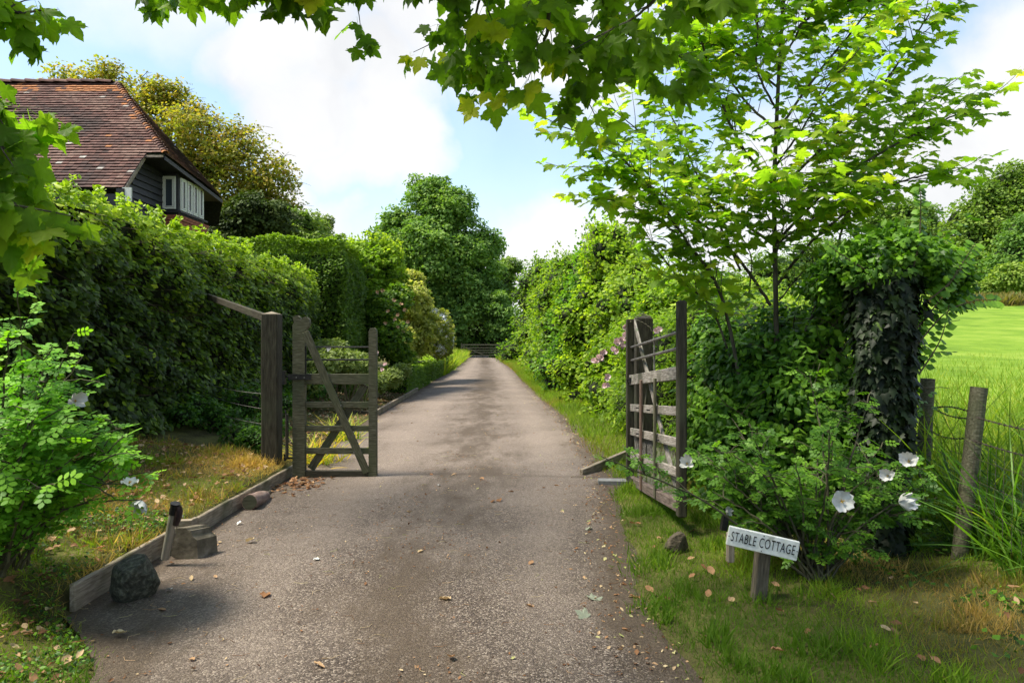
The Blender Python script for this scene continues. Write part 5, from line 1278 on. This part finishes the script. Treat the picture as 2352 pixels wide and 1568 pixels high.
# hedge low along the meadow, right behind the gate
lob = [(Vector((3.2, 9.5, 1.0)), (.9, 1.0, .9)), (Vector((3.9, 10.5, 1.5)), (1.0, 1.0, .9)), (Vector((3.3, 12, 1.7)), (1, 1.2, .9)), (Vector((4.6, 10.0, 1.1)), (.9, .9, 1.0)), (Vector((3.0, 7.8, .8)), (.7, .7, .8)), (Vector((3.7, 8.2, 1.3)), (.8, .7, .7))]
shrub("hazel_shrub", "broad light green shrub behind the right gate between rose and ivy", lob, 15000, OVAL4, .085, G_hrow, 'shrub', .62, core=.7, nparts=40)

# --- big tree at the end, and the wood round it
lob = [L_(1000, 500, 68, 78, 62, 3.5), L_(935, 560, 68, 66, 60), L_(1068, 560, 69, 62, 62), L_(1000, 590, 66, 90, 70, 4), L_(910, 630, 67, 48, 50), L_(1095, 640, 67, 50, 60), L_(960, 680, 66, 75, 60), L_(1050, 690, 66, 70, 62), L_(1105, 590, 70, 44, 40), L_(985, 450, 69, 46, 34), L_(1040, 480, 68, 50, 40), L_(925, 690, 66, 40, 46), L_(890, 560, 69, 34, 36)]
t = thing("large_tree", P(1010, 822, 68), "big round crowned green tree rising over the far end of the driveway", "tree")
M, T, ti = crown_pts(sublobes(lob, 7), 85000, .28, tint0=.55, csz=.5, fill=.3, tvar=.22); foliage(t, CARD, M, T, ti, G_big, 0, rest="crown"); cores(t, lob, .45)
b = Buf(); bs_ = Vector((P(1010, 0, 68).x, 68, 0)); tube(b, [bs_, bs_ + Vector((.2, 0, 4)), bs_ + Vector((0, 0, 8))], [.6, .45, .35], 10); limbs(b, bs_ + Vector((0, 0, 4)), [l_[0] for l_ in lob], .22, .05); obj("trunk", b, M_bark, t)
wood = [("dark tree filling the gap left of the far gate under the big tree", [L_(1040, 755, 63.5, 30, 40), L_(1000, 740, 64, 40, 50), L_(1020, 800, 63.5, 28, 30)], G_big, .25),  # low tints put the shade under the big crown into leaf colour
        ("dark tree filling the gap right of the far gate under the big tree", [L_(1150, 740, 64, 30, 60), L_(1130, 690, 66, 30, 40), L_(1160, 800, 63.5, 24, 36)], G_big, .25),
        ("shadowy tree behind the far gate closing the end of the lane", [L_(1075, 745, 76, 60, 50), L_(1100, 790, 78, 60, 40), L_(1050, 790, 77, 60, 40), L_(1150, 760, 78, 50, 60)], G_big, .15),
        ("lighter green tree showing between the big tree and the hedgerow", [L_(1150, 650, 74, 34, 40), L_(1170, 620, 75, 24, 24), L_(1140, 700, 74, 40, 40)], G_far, .4)]
for lab, lo, mt, t0 in wood:
    t = thing("woodland_tree", (lo[0][0].x, lo[0][0].y, 0), lab, "tree"); M, T, ti = crown_pts(lo, 11000, .26, tint0=t0, csz=.7, fill=.4); foliage(t, CARD, M, T, ti, mt, 0, rest="crown"); cores(t, lo, .75)
    b = Buf(); tube(b, [(lo[0][0].x, lo[0][0].y, 0), tuple(lo[0][0])], [.25, .12], 8); obj("trunk", b, M_bark, t)
# --- golden tree behind the cottage
GT = 33
lob = [L_(190, 215, GT, 75, 48), L_(300, 235, GT, 85, 60), L_(400, 290, GT, 85, 70), L_(480, 350, GT, 95, 80, 2.5), L_(570, 360, GT, 75, 65), L_(620, 420, GT, 62, 56), L_(540, 450, GT, 90, 70, 2.5), L_(450, 430, GT, 70, 80), L_(640, 480, GT, 48, 46), L_(560, 520, GT, 80, 50), L_(380, 230, GT, 50, 30), L_(120, 240, GT, 60, 30), L_(650, 540, GT, 48, 34)]
t = thing("golden_tree", P(560, 784, GT), "spreading tree with golden brown new foliage and visible twigs behind the cottage", "tree")
M, T, ti = crown_pts(sublobes(lob, 6, (.3, .55)), 40000, .15, tint0=.45, csz=.33, fill=.5, tvar=.22, flat=.8); foliage(t, CARD, M, T, ti, G_autumn, 0, rest="crown")
b = Buf(); bs_ = P(560, 784, GT); bs_.z = 0; f_ = P(555, 640, GT); tube(b, [bs_, bs_.lerp(f_, .5) + Vector((.1, 0, 0)), f_], [.42, .36, .3], 10)
for c, r in lob:
    tips = [Vector(c) + Vector((random.uniform(-1, 1) * r[0], random.uniform(-1, .6) * r[1], random.uniform(-.4, 1.05) * r[2])) for _ in range(9)]
    limbs(b, f_, [c], .17, .06, .1, 6, 6); limbs(b, c, tips, .05, .012, .12, 4, 4)
    for tp in tips: limbs(b, tp, [tp + Vector((random.uniform(-.9, .9), random.uniform(-.5, .5), random.uniform(.0, .45))) for _ in range(3)], .014, .006, .1, 3, 3)
obj("trunk", b, surfmat("golden_bark", [(.3, (.05, .04, .025)), (.7, (.12, .10, .06))], 8, bump=.3), t)
t = shrub("dark_evergreen", "dark bushy evergreen in front of the golden tree above the hedge", [L_(600, 490, 28, 50, 38), L_(560, 510, 28, 46, 40), L_(630, 520, 28.5, 40, 34), L_(530, 540, 28, 40, 34)], 16000, CARD, .13, G_conif, 'tree', .5, core=.7, csz=.4)
shrub("garden_tree", "olive green round tree to the right of the dark evergreen", [L_(690, 520, 31, 38, 32), L_(655, 545, 31, 40, 30), L_(730, 540, 32, 26, 26), L_(715, 560, 31, 40, 26), L_(760, 575, 32, 30, 24)], 14000, CARD, .13, G_far, 'tree', .55, core=.7, csz=.4)
shrub("garden_tree", "blue green feathery small tree top nearest the big lane tree on the left", [L_(738, 515, 36, 18, 28), L_(725, 540, 36, 24, 26)], 5000, CARD, .12, G_grey, 'tree', .4, core=.5, csz=.3)

# --- far trees right
def fartree(label, lo, n, mat, t0, s, base_v=690):
    c = lo[0][0]; zb_ = float(H(np.array([c.x]), np.array([c.y]))[0]); t = thing("field_tree", (c.x, c.y, zb_), label, "tree")
    M, T, ti = crown_pts(sublobes(lo, 6), n, s, tint0=t0, csz=.75, fill=.25, tvar=.14); foliage(t, CARD, M, T, ti, mat, 0, rest="crown"); cores(t, lo, .7)
    b = Buf(); tube(b, [(c.x, c.y, zb_ - .3), tuple(c)], [.4, .2], 8); limbs(b, (c.x, c.y, zb_ + 2), [l_[0] for l_ in lo], .15, .05); obj("trunk", b, M_bark, t)
fartree("large bright green rounded tree at the right edge beyond the meadow", [L_(2320, 440, 85, 70, 55), L_(2265, 490, 85, 62, 55), L_(2230, 560, 85, 50, 60), L_(2330, 540, 84, 80, 70), L_(2280, 610, 84, 70, 60), L_(2210, 510, 86, 40, 36), L_(2390, 480, 85, 80, 90)], 36000, G_far, .55, .38)
fartree("darker dense tree in front at the right edge of the meadow", [L_(2325, 600, 78, 60, 56), L_(2300, 640, 78, 50, 44), L_(2350, 540, 78, 48, 40), L_(2400, 600, 78, 60, 80)], 14000, G_big, .45, .34)
fartree("distant round grey green tree left of the large meadow tree", [L_(2070, 500, 105, 62, 38), L_(2020, 520, 105, 50, 36), L_(2120, 530, 105, 50, 40), L_(2070, 570, 105, 90, 60)], 16000, G_far, .4, .42)
fartree("leafy tree standing below the distant round tree behind the ivy", [L_(2170, 610, 92, 46, 46), L_(2140, 650, 92, 50, 40), L_(2200, 660, 90, 40, 30), L_(2060, 640, 92, 60, 50)], 14000, G_far, .45, .38)
fartree("distant tree line tree seen between the young sycamore stems", [L_(1880, 600, 110, 90, 46), L_(1780, 640, 110, 90, 40), L_(1950, 620, 110, 60, 60), L_(1680, 670, 115, 80, 34)], 16000, G_far, .4, .45)
fartree("small distant tree showing above the hedgerow left of the right gate post", [L_(1500, 670, 115, 50, 26), L_(1560, 668, 115, 50, 30), L_(1610, 660, 116, 50, 34)], 8000, G_far, .35, .45)
lob = [L_(2330, 640, 70, 50, 30), L_(2250, 668, 72, 34, 20)]
shrub("field_bush", "low bright bush at the field edge in front of the dark tree", lob, 6000, CARD, .3, G_far, 'bush', .7, core=.6, csz=.6)

# --- near shrub mass right of the gate
SY = 6.0
lob = [L_(1655, 930, 6.2, 80, 130), L_(1700, 1050, 5.8, 95, 110), L_(1760, 860, 6.0, 110, 110), L_(1830, 960, 5.6, 110, 130), L_(1890, 850, 5.6, 80, 110), L_(1800, 775, 6.1, 80, 60), L_(1680, 815, 6.4, 60, 66), L_(1945, 720, 5.5, 60, 70), L_(1930, 1050, 5.3, 90, 120), L_(1860, 1120, 5.4, 90, 90), L_(1770, 1150, 5.6, 80, 60), L_(2060, 620, 5.4, 70, 40), L_(1885, 665, 5.8, 50, 36), L_(2085, 760, 5.5, 26, 80), L_(2060, 900, 5.5, 26, 90), L_(2050, 1050, 5.4, 26, 90), L_(1640, 770, 6.6, 40, 40)]
t = thing("hedge_shrub", (2.6, 5.9, 0), "dense dark green shrub mass filling the space between right gate and ivy pillar", "shrub")
M, T, ti = crown_pts(sublobes(lob, 6, (.22, .45)), 32000, .068, tint0=.60, tvar=.26, clump=.42, front=True, fill=.15, flat=1.0, droop=.5, minz=.0)
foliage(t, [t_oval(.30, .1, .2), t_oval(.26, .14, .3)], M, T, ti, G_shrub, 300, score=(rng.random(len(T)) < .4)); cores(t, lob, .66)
b = Buf()
for k in range(120):
    c, r = lob[random.randrange(len(lob))]; p0 = Vector(c) + Vector((random.uniform(-.9, .9) * r[0], -r[1] * random.uniform(.5, .95), random.uniform(-.9, .9) * r[2])); pts_ = [p0]
    d = Vector(rng.normal(size=3)); d.y = -abs(d.y) * .3; d.normalize()
    for q in range(4): pts_.append(pts_[-1] + d * .09); d = (d + Vector((0, 0, -.18)) + Vector(rng.normal(size=3)) * .18).normalized()
    tube(b, pts_, [.004, .0035, .003, .0025, .002], 4, cap=False)
obj("twigs", b, M_twig, t, kind='stuff')
b = Buf(); tb_ = Buf()
for k in range(70):
    c, r = lob[random.randrange(len(lob))]; p0 = Vector(c) + Vector((random.uniform(-.7, .7) * r[0], -r[1] * random.uniform(.3, .8), random.uniform(.3, .9) * r[2])); d = Vector((random.uniform(-.6, .6), random.uniform(-.7, .1), random.uniform(.3, 1))).normalized()
    pl = [p0]
    for q_ in range(5): pl.append(pl[-1] + d * .085); d = (d + Vector((0, 0, -.12)) + Vector(rng.normal(size=3)) * .12).normalized()
    tube(tb_, pl, [.004, .0035, .003, .002, .002, .001], 4, cap=False)
    for q_ in range(1, 6):
        for sg in (-1, 1):
            inst(b, t_oval(.3, .1, .2), basis(np.array([[random.gauss(0, .3), -.3 + random.gauss(0, .3), 1]]), A3(d.cross(Vector((0, 0, 1))) * sg + d * .6)[None], np.array([random.uniform(.05, .085)])), A3(pl[q_])[None], np.array([random.uniform(.5, 1)]))
obj("leafy_shoots", b, G_shrub, t, kind='stuff'); obj("shoot_stems", tb_, M_twig, t, kind='stuff')

# --- ivy covered pillar
t = thing("ivy_pillar", P(2040, 1305, 4.62), "tall dead trunk smothered in dark glossy ivy right of the white roses", "ivy trunk")
px = P(2030, 1305, 4.62).x; py = 4.66
b = Buf(); tube(b, [(px - .03, py, -.05), (px - .02, py, .5), (px, py, 1.0), (px + .02, py, 1.6), (px + .02, py, 1.98)], [.09, .09, .10, .12, .10], 14); obj("trunk", b, M_core, t, smooth=True)
n = 5200; zf = rng.random(n); z = .04 + 1.98 * zf; an = rng.uniform(0, 2 * math.pi, n)
rad = np.interp(z, [0, .5, .9, 1.4, 1.9, 2.05], [.12, .12, .14, .18, .19, .12]) * (1 + 1.0 * (fbm(np.column_stack([np.cos(an) * 1.3, np.sin(an) * 1.3, z * 2]), 1.8, 3) - .5)) + rng.normal(size=n) * .015
T = np.column_stack([px + .02 + np.cos(an) * rad, py + np.sin(an) * rad, z]); out = np.column_stack([np.cos(an), np.sin(an), np.zeros(n)])
M = basis(out + [0, 0, .35] + rng.normal(size=(n, 3)) * .35, out * .4 + [0, 0, -1] + rng.normal(size=(n, 3)) * .4, rng.uniform(.045, .09, n))
foliage(t, IVY, M, T, np.clip(.32 + rng.normal(size=n) * .2 + .3 * sstep(1.85, 2.1, z), 0, 1), G_ivy, 300)
lob = [L_(1985, 610, 4.7, 75, 50), L_(2070, 590, 4.7, 85, 50), L_(2140, 615, 4.8, 62, 46), L_(1930, 640, 4.9, 60, 46), L_(2040, 560, 4.8, 70, 34), L_(2180, 660, 4.8, 40, 50)]
M, T, ti = crown_pts(sublobes(lob, 3), 5200, .05, tint0=.5, clump=.45, front=False, fill=.3, tvar=.2, spread=.8); foliage(t, [t_oval(.36, .12), t_oval(.28, .2, .3), IVY[0]], M, T, ti, G_shrub, 120, rest='top_foliage')
b = Buf(); lv = Buf()
for (pp_) in ([(2100, 760), (2150, 700), (2200, 620), (2240, 560)], [(2100, 800), (2170, 720), (2240, 690), (2290, 690)], [(2090, 640), (2110, 560), (2115, 470), (2112, 430)], [(1990, 620), (1940, 590), (1900, 560)], [(2110, 860), (2160, 780), (2180, 700)], [(2120, 700), (2180, 650), (2230, 590)]):
    ln = smooth_line([P(u, v, 4.55) for u, v in pp_], 6); tube(b, ln, np.linspace(.006, .002, len(ln)), 5, cap=False)
    for q, p_ in enumerate(ln[2:]):
        for sgn in (-1, 1):
            d = (ln[min(q + 3, len(ln) - 1)] - ln[q + 1]).normalized(); sd_ = d.cross(Vector((0, -1, 0))) * sgn
            inst(lv, t_oval(.42, .08), basis(np.array([[random.uniform(-.4, .4), -.6, .5]]), A3(sd_ + d * .3 + Vector((0, 0, -.3)))[None], np.array([random.uniform(.045, .075)])), A3(p_)[None], np.array([random.uniform(.5, .95)]))
obj("tendrils", b, M_twig, t, kind='stuff'); obj("tendril_leaves", lv, G_shrub, t, kind='stuff')

# --- rose bushes
def rosebush(name, label, base, tips, nside, mat, nparts=300, s=.13, base_sp=.12, low=.25):
    t = thing(name, base, label, "rose bush"); b = Buf(); Ms = []; Ts = []; ti = []
    def leaves(ln, s_, t0, start=0.):
        L2 = len(ln)
        for q in range(int(L2 * start), L2):
            d = (ln[min(q + 1, L2 - 1)] - ln[max(q - 1, 0)]).normalized()
            a = random.uniform(0, 6.28); o_ = d.orthogonal().normalized(); o2 = d.cross(o_); side = o_ * math.cos(a) + o2 * math.sin(a); side.z *= .5
            tip = side + d * .45 + Vector((0, 0, -.1)); nn = Vector((0, -.25, 1)) + Vector(rng.normal(size=3)) * .35
            Ms.append(basis(A3(nn)[None], A3(tip)[None], np.array([s_ * random.uniform(.75, 1.2)]))[0]); Ts.append(A3(ln[q])); ti.append(t0 + random.gauss(0, .13) + .22 * q / L2)
    base = Vector(base)
    for tp in tips:
        tp = Vector(tp); b0 = base + Vector((random.uniform(-1, 1) * base_sp, random.uniform(-1, 1) * base_sp, 0)); Ln = (tp - b0).length
        mid = b0.lerp(tp, .5) + Vector((0, 0, Ln * .10)) + Vector(rng.normal(size=3)) * .04
        ln = smooth_line([b0, mid, tp], 8, .006); tube(b, ln, np.linspace(.0085, .003, len(ln)), 5, cap=False); leaves(ln[int(len(ln) * low):], s, .45)
        for k in range(nside):
            q = random.uniform(.28, .95); p0 = ln[int(q * (len(ln) - 1))]; d = Vector(rng.normal(size=3)); d.z = abs(d.z) * .7 + .1; d.normalize(); l2 = random.uniform(.12, .28)
            l3 = smooth_line([p0, p0 + d * l2 * .5, p0 + d * l2 + Vector((0, 0, -.03))], 3, .004); tube(b, l3, np.linspace(.004, .0018, len(l3)), 4, cap=False); leaves(l3[1:], s * .9, .5)
    obj("canes", b, surfmat("rose_cane", [(.3, (.035, .03, .018)), (.7, (.09, .085, .045))], 20, bump=.2), t, kind='stuff')
    foliage(t, PINN, np.array(Ms), np.array(Ts), np.clip(np.array(ti), 0, 1), mat, nparts); return t
tips = [P(random.gauss(40, 85), random.uniform(790, 1130), random.uniform(3.2, 4.2)) for _ in range(24)] + [P(random.uniform(150, 290), random.uniform(960, 1120), random.uniform(3.5, 4.0)) for _ in range(10)] + [P(170, 765, 3.9), P(190, 820, 3.9), P(40, 640, 3.4), P(20, 740, 3.2), P(120, 800, 3.7), P(298, 1108, 3.6), P(325, 1148, 3.55), P(170, 925, 3.52)]
t = rosebush("rose_bush", "large bright green rose bush with white flowers at the left edge on the bank", P(-10, 1310, 3.75), tips, 6, G_rose, 300, .11)
for (u, v, Y, f, r, c) in [(170, 922, 3.5, (.9, -.5, .3), .042, True), (298, 1110, 3.6, (.3, -.3, 1), .045, False), (325, 1150, 3.55, (.2, -.8, -.6), .045, True)]:
    flower(t, P(u, v, Y), f, r, M_white, c)
tips = [P(random.gauss(1840, 150), random.uniform(970, 1170), random.uniform(3.8, 4.6)) for _ in range(20)] + [P(random.uniform(1590, 1700), random.uniform(1000, 1150), random.uniform(4.1, 4.6)) for _ in range(12)] + [P(random.uniform(2030, 2170), random.uniform(1030, 1180), random.uniform(3.9, 4.3)) for _ in range(10)] + [P(1858, 850, 4.4), P(1680, 960, 4.5), P(2000, 900, 4.4), P(1590, 1030, 4.5), P(1930, 960, 4.2)]
t = rosebush("rose_bush", "spreading rose bush with white flowers behind the STABLE COTTAGE sign", P(1870, 1325, 4.1), tips, 5, G_shrub, 300, .088, .08, .5)
for (u, v, Y, f, r, c) in [(1932, 1150, 3.72, (-.1, -1, .15), .066, False), (2064, 1152, 3.75, (.9, -.5, .1), .055, True), (2040, 1092, 3.85, (-.6, -.7, .2), .04, True), (2088, 1060, 3.8, (-.5, -.7, .3), .05, True), (1578, 1066, 4.2, (-.3, -.8, .5), .045, True), (1668, 1175, 4.2, (.3, -.9, .3), .03, True)]:
    flower(t, P(u, v, Y), f, r, M_white, c)

# --- sycamores
def sprays(t, limbs_, mat, leaf_s, side_l, every, mode, tint0, nparts=300, r0=.02, r1=.005, tw_every=.10, bark=None, extra=None, tvar=.16, pair=True):
    b = Buf(); Ms = []; Ts = []; ti = []
    def put(p, d, s_, t0):
        if mode == 'flat':      # held level towards the light
            nn = Vector((random.gauss(0, .4), random.gauss(-.28, .42), .9)); tip = d + Vector((random.gauss(0, .3), random.gauss(0, .3), random.uniform(-.35, .05)))
        else:                   # hanging
            nn = Vector((random.gauss(0, .55), random.choice([-1, -1, 1]) * random.uniform(.3, 1), random.gauss(.45, .3))); tip = d * .5 + Vector((random.gauss(0, .45), random.gauss(0, .3), -random.uniform(.5, 1.1)))
        q = tip.normalized() * s_ * .55; Ms.append(basis(A3(nn)[None], A3(tip)[None], np.array([s_]))[0]); Ts.append(A3(p + q)); ti.append(t0)
    def twig(p0, d, l, r):
        n = max(3, int(l / tw_every)); pts_ = [p0]; dd = d.normalized(); tt0 = random.gauss(0, tvar)
        for k in range(n):
            dd = (dd + Vector((random.gauss(0, .10), random.gauss(0, .10), random.gauss(.03 if mode == 'flat' else -.10, .07)))).normalized(); pts_.append(pts_[-1] + dd * (l / n))
        tube(b, pts_, np.linspace(r, r * .4, len(pts_)), 4, cap=False)
        for k in range(1, len(pts_)):
            s1 = dd.cross(Vector((0, 0, 1)) if k % 2 == 0 or mode == 'flat' else Vector((0, 1, 0)))
            if s1.length < .1: s1 = Vector((1, 0, 0))
            s1.normalize(); last = k == len(pts_) - 1; fr = k / len(pts_)
            for sg in (-1, 1): put(pts_[k], s1 * sg + dd * .5, leaf_s * random.uniform(.6, 1.1) * (1 - .25 * last), tint0 + tt0 + random.gauss(0, .08) + (.2 * last * (random.random() < .25)))
            if last: put(pts_[k], dd, leaf_s * random.uniform(.5, .8), tint0 + tt0 + .1)
    for spec in limbs_:
        pp_ = spec[0]; ra, rb = spec[1] if len(spec) > 1 else (r0, r1); ln = smooth_line(pp_, 8, .004); tube(b, ln, np.linspace(ra, rb, len(ln)), 7, cap=False)
        acc = 0; sgn = 1; tot = sum((ln[i + 1] - ln[i]).length for i in range(len(ln) - 1)); run = 0; st = spec[2] if len(spec) > 2 else .2
        for i in range(len(ln) - 1):
            sg_ = ln[i + 1] - ln[i]; run += sg_.length; acc += sg_.length
            if run / tot < st: acc = 0; continue
            while acc > every:
                acc -= every; d = sg_.normalized(); a = random.uniform(0, 6.28); o_ = d.orthogonal().normalized(); o2 = d.cross(o_)
                for sg in ((-1, 1) if pair else (1,)):
                    side = (o_ * math.cos(a) + o2 * math.sin(a)) * sg
                    if mode == 'flat': side.z *= .4
                    twig(ln[i], side * .8 + d * .7 + Vector((0, 0, .1 if mode == 'flat' else -.35)), side_l * random.uniform(.5, 1.15) * (1.15 - .5 * run / tot), rb * .8)
        twig(ln[-1], (ln[-1] - ln[-2]), side_l * .8, rb)
    obj("branches", b, bark or M_bark, t); M = np.array(Ms); T = np.array(Ts); ti = np.clip(np.array(ti), 0, 1)
    print("leaves", t.name, len(T)); foliage(t, LOBED, M, T, ti, mat, nparts, score=(rng.random(len(T)) < .6) + .05)
t = thing("young_sycamore", P(1785, 1100, 5.6), "slender young sycamore with light green leaves growing out of the shrubs on the right", "tree")
Yt = 5.6
def Q(lst, ya, yb=None):
    yb = ya if yb is None else yb; n = len(lst); return [P(u, v, ya + (yb - ya) * i / max(1, n - 1)) for i, (u, v) in enumerate(lst)]
b = Buf(); tk = smooth_line(Q([(1790, 1150), (1785, 900), (1782, 690), (1778, 450), (1783, 300), (1790, 150), (1800, 0), (1806, -160), (1815, -300)], Yt), 5); tube(b, tk, np.linspace(.023, .009, len(tk)), 10); obj("trunk", b, M_bark, t, smooth=True)
LB = [[Q([(1720, 1000), (1660, 690), (1580, 560), (1490, 430), (1400, 340), (1320, 300)], 5.7, 5.0), (.016, .005), .35],
      [Q([(1770, 700), (1700, 600), (1620, 520), (1540, 460), (1450, 400), (1370, 385)], 5.6, 5.3), (.014, .004), .25],
      [Q([(1776, 560), (1690, 500), (1600, 430), (1500, 330), (1430, 270)], 5.6, 5.9), (.014, .004), .25],
      [Q([(1782, 430), (1700, 330), (1645, 200), (1600, 60), (1570, -60)], Yt, 5.3), (.014, .005), .15],
      [Q([(1785, 300), (1710, 230), (1640, 130), (1560, 60)], Yt, 6.0), (.012, .004), .15],
      [Q([(1782, 440), (1900, 330), (2000, 230), (2080, 120), (2140, 20)], Yt, 5.2), (.014, .005), .15],
      [Q([(1786, 300), (1870, 180), (1950, 80), (2020, -10), (2060, -80)], Yt, 5.9), (.012, .004), .15],
      [Q([(1780, 560), (1920, 420), (2060, 330), (2180, 270), (2225, 260)], Yt, 5.3), (.014, .004), .2],
      [Q([(1780, 660), (1880, 540), (2020, 440), (2130, 400), (2170, 400)], Yt, 5.2), (.013, .004), .25],
      [Q([(1850, 760), (1920, 580), (1960, 440), (2060, 300), (2150, 220)], 5.5, 5.8), (.012, .004), .35],
      [Q([(1790, 150), (1840, 60), (1880, -40), (1900, -140)], Yt, 5.4), (.01, .004), .1], [Q([(1790, 150), (1730, 40), (1690, -60), (1670, -140)], Yt, 5.8), (.01, .004), .1],
      [Q([(1700, 900), (1640, 720), (1560, 640), (1500, 560)], 5.9, 5.6), (.012, .004), .4], [Q([(1796, 60), (1800, -50), (1810, -160), (1815, -260)], Yt, 5.5), (.014, .005), .0],
      [Q([(1780, 620), (1790, 560), (1840, 520), (1900, 480)], 5.5, 5.2), (.01, .004), .2], [Q([(1782, 380), (1840, 300), (1900, 200), (1960, 130)], 5.5, 5.0), (.01, .004), .2], [Q([(1782, 250), (1740, 160), (1740, 60), (1730, -40)], 5.5, 5.1), (.01, .004), .2],
      [Q([(1700, 620), (1600, 400), (1560, 300), (1500, 200)], 5.9, 6.2), (.01, .004), .3],      [Q([(1778, 600), (1800, 500), (1770, 400)], 5.5, 5.0), (.007, .003), .15], [Q([(1776, 520), (1735, 450), (1700, 420)], 5.5, 5.1), (.007, .003), .1], [Q([(1785, 490), (1840, 440), (1890, 420)], 5.5, 5.1), (.007, .003), .1],
      [Q([(1784, 380), (1830, 340), (1850, 320)], 5.5, 5.1), (.006, .003), .1], [Q([(1790, 690), (1850, 620), (1910, 590)], 5.5, 5.3), (.007, .003), .2],
      [Q([(1720, 680), (1725, 590), (1690, 520)], 5.6, 5.3), (.007, .003), .2], [Q([(1560, 540), (1470, 480), (1400, 460)], 5.4, 5.1), (.006, .003), .1],
      [Q([(1785, 120), (1860, 40), (1960, 0), (2050, 20)], 5.7, 5.3), (.01, .004), .15], [Q([(1785, 200), (1700, 130), (1620, 100), (1540, 130)], 5.7, 5.3), (.01, .004), .15]]
sprays(t, LB, G_syc2, .122, .50, .108, 'flat', .56, 300, tw_every=.085)

t = thing("overhanging_sycamore", (-4.6, -2.6, 0), "large sycamore whose leafy branches hang into the top of the view", "tree")
b = Buf(); tk = [Vector((-4.6, -2.6, -.1)), Vector((-4.5, -2.5, 2)), Vector((-4.3, -2.2, 4)), Vector((-4.0, -1.8, 6))]
tube(b, smooth_line(tk, 5), np.linspace(.36, .2, 16), 14); 
hubs = [Vector((-1.5, .5, 5.6)), Vector((.6, 1.2, 5.2)), Vector((-2.6, 1.2, 3.8)), Vector((-.8, 3.4, 6.0)), Vector((1.6, 3.0, 6.2)), Vector((-3.2, 4.5, 6.8)), Vector((-1.5, 6.2, 7.4))]
limbs(b, tk[2], hubs, .10, .035, .05, 8, 7); obj("trunk", b, M_bark, t, smooth=True)
OB = [[[hubs[1]] + Q([(1250, -260), (1262, -60), (1258, 60), (1232, 130), (1180, 170)], 2.6, 3.0), (.014, .004), .38],
      [[hubs[1]] + Q([(1420, -260), (1290, -60), (1270, 30), (1310, 130), (1340, 220)], 2.9, 3.2), (.014, .004), .38],
      [[hubs[1]] + Q([(1500, -200), (1380, -40), (1420, 60), (1500, 100), (1560, 130)], 3.0, 3.3), (.013, .004), .35],
      [[hubs[0]] + Q([(1000, -260), (1090, -80), (1100, 0), (1080, 70)], 2.9, 3.1), (.012, .004), .42],
      [[hubs[0]] + Q([(1160, -250), (1140, -60), (1120, 30), (1100, 120)], 3.0, 3.3), (.012, .004), .45],
      [[hubs[0]] + Q([(560, -260), (620, -160), (600, -110), (570, -80)], 2.3, 2.45), (.010, .004), .5],
      [[hubs[0]] + Q([(660, -240), (700, -150), (690, -100)], 2.3, 2.4), (.010, .004), .5],
      [[hubs[0]] + Q([(440, -260), (480, -150), (470, -90)], 2.4, 2.5), (.010, .004), .52],
      [[hubs[0]] + Q([(360, -260), (400, -160), (370, -110)], 3.0, 3.0), (.010, .004), .6],
      [[hubs[0]] + Q([(850, -300), (830, -150), (812, -60), (818, 5)], 3.4, 3.5), (.008, .003), .62],
      [[hubs[0]] + Q([(960, -240), (930, -130), (960, -80)], 2.8, 2.9), (.010, .004), .5],
      [[hubs[1]] + Q([(1560, -240), (1540, -60), (1470, 30), (1400, 70)], 2.8, 2.9), (.010, .004), .4],
      [[hubs[1]] + Q([(1640, -240), (1660, -120), (1610, -60)], 2.6, 2.7), (.010, .004), .5],
      [[hubs[1]] + Q([(1380, -240), (1240, -40), (1140, 60), (1020, 90)], 3.2, 3.4), (.010, .004), .4]]
OL = [[[hubs[2]] + Q([(-260, 260), (-120, 380), (-30, 440), (30, 470)], 2.0, 2.1), (.010, .004), .45],
      [[hubs[2]] + Q([(-260, 60), (-140, 180), (-50, 230), (20, 260)], 2.1, 2.3), (.010, .004), .5],
      [[hubs[2]] + Q([(-200, -340), (-90, -160), (-20, -40), (20, 20), (60, 30)], 2.1, 2.2), (.010, .004), .62],
      [[hubs[2]] + Q([(-280, 60), (-160, 220), (-60, 270), (0, 330)], 2.1, 2.15), (.010, .004), .45],
      [[hubs[2]] + Q([(-280, 140), (-150, 290), (-40, 380), (10, 430)], 2.1, 2.2), (.010, .004), .45],
      [[hubs[2]] + Q([(-260, 150), (-150, 330), (-40, 450), (20, 500)], 2.2, 2.3), (.010, .004), .5],
      [[hubs[2]] + Q([(-260, -60), (-160, 100), (-60, 190)], 2.2, 2.2), (.010, .004), .5]]
sprays(t, OB, G_syc, .118, .24, .18, 'hang', .50, 300, tw_every=.09)
sprays(t, OL, G_syc2, .102, .20, .11, 'hang', .46, 120, tw_every=.08)  # left sprays use the paler leaf material, lit look put into colour
# the crown above the frame, which shades the foreground
lob = []
for k in range(26):
    y_ = random.uniform(-3.5, 8.5); x_ = random.uniform(-6.2, 3.2) if y_ < 4 else random.uniform(-5.5, .8); z_ = max(4.6, 1.5 + .5 * y_ + 1.5) + random.uniform(0, 1.8)
    lob.append((Vector((x_, y_, z_)), (random.uniform(.7, 1.2), random.uniform(.7, 1.2), random.uniform(.35, .55))))
M, T, ti = crown_pts(lob, 3200, .15, front=False, tint0=.45, clump=.45, up=.9)
q = T[:, 2] > EYE + .5 * np.maximum(T[:, 1], 0) + .35; b = Buf(); inst(b, LOBED[0], M[q], T[q], ti[q]); obj("crown", b, G_syc, t, kind='stuff')
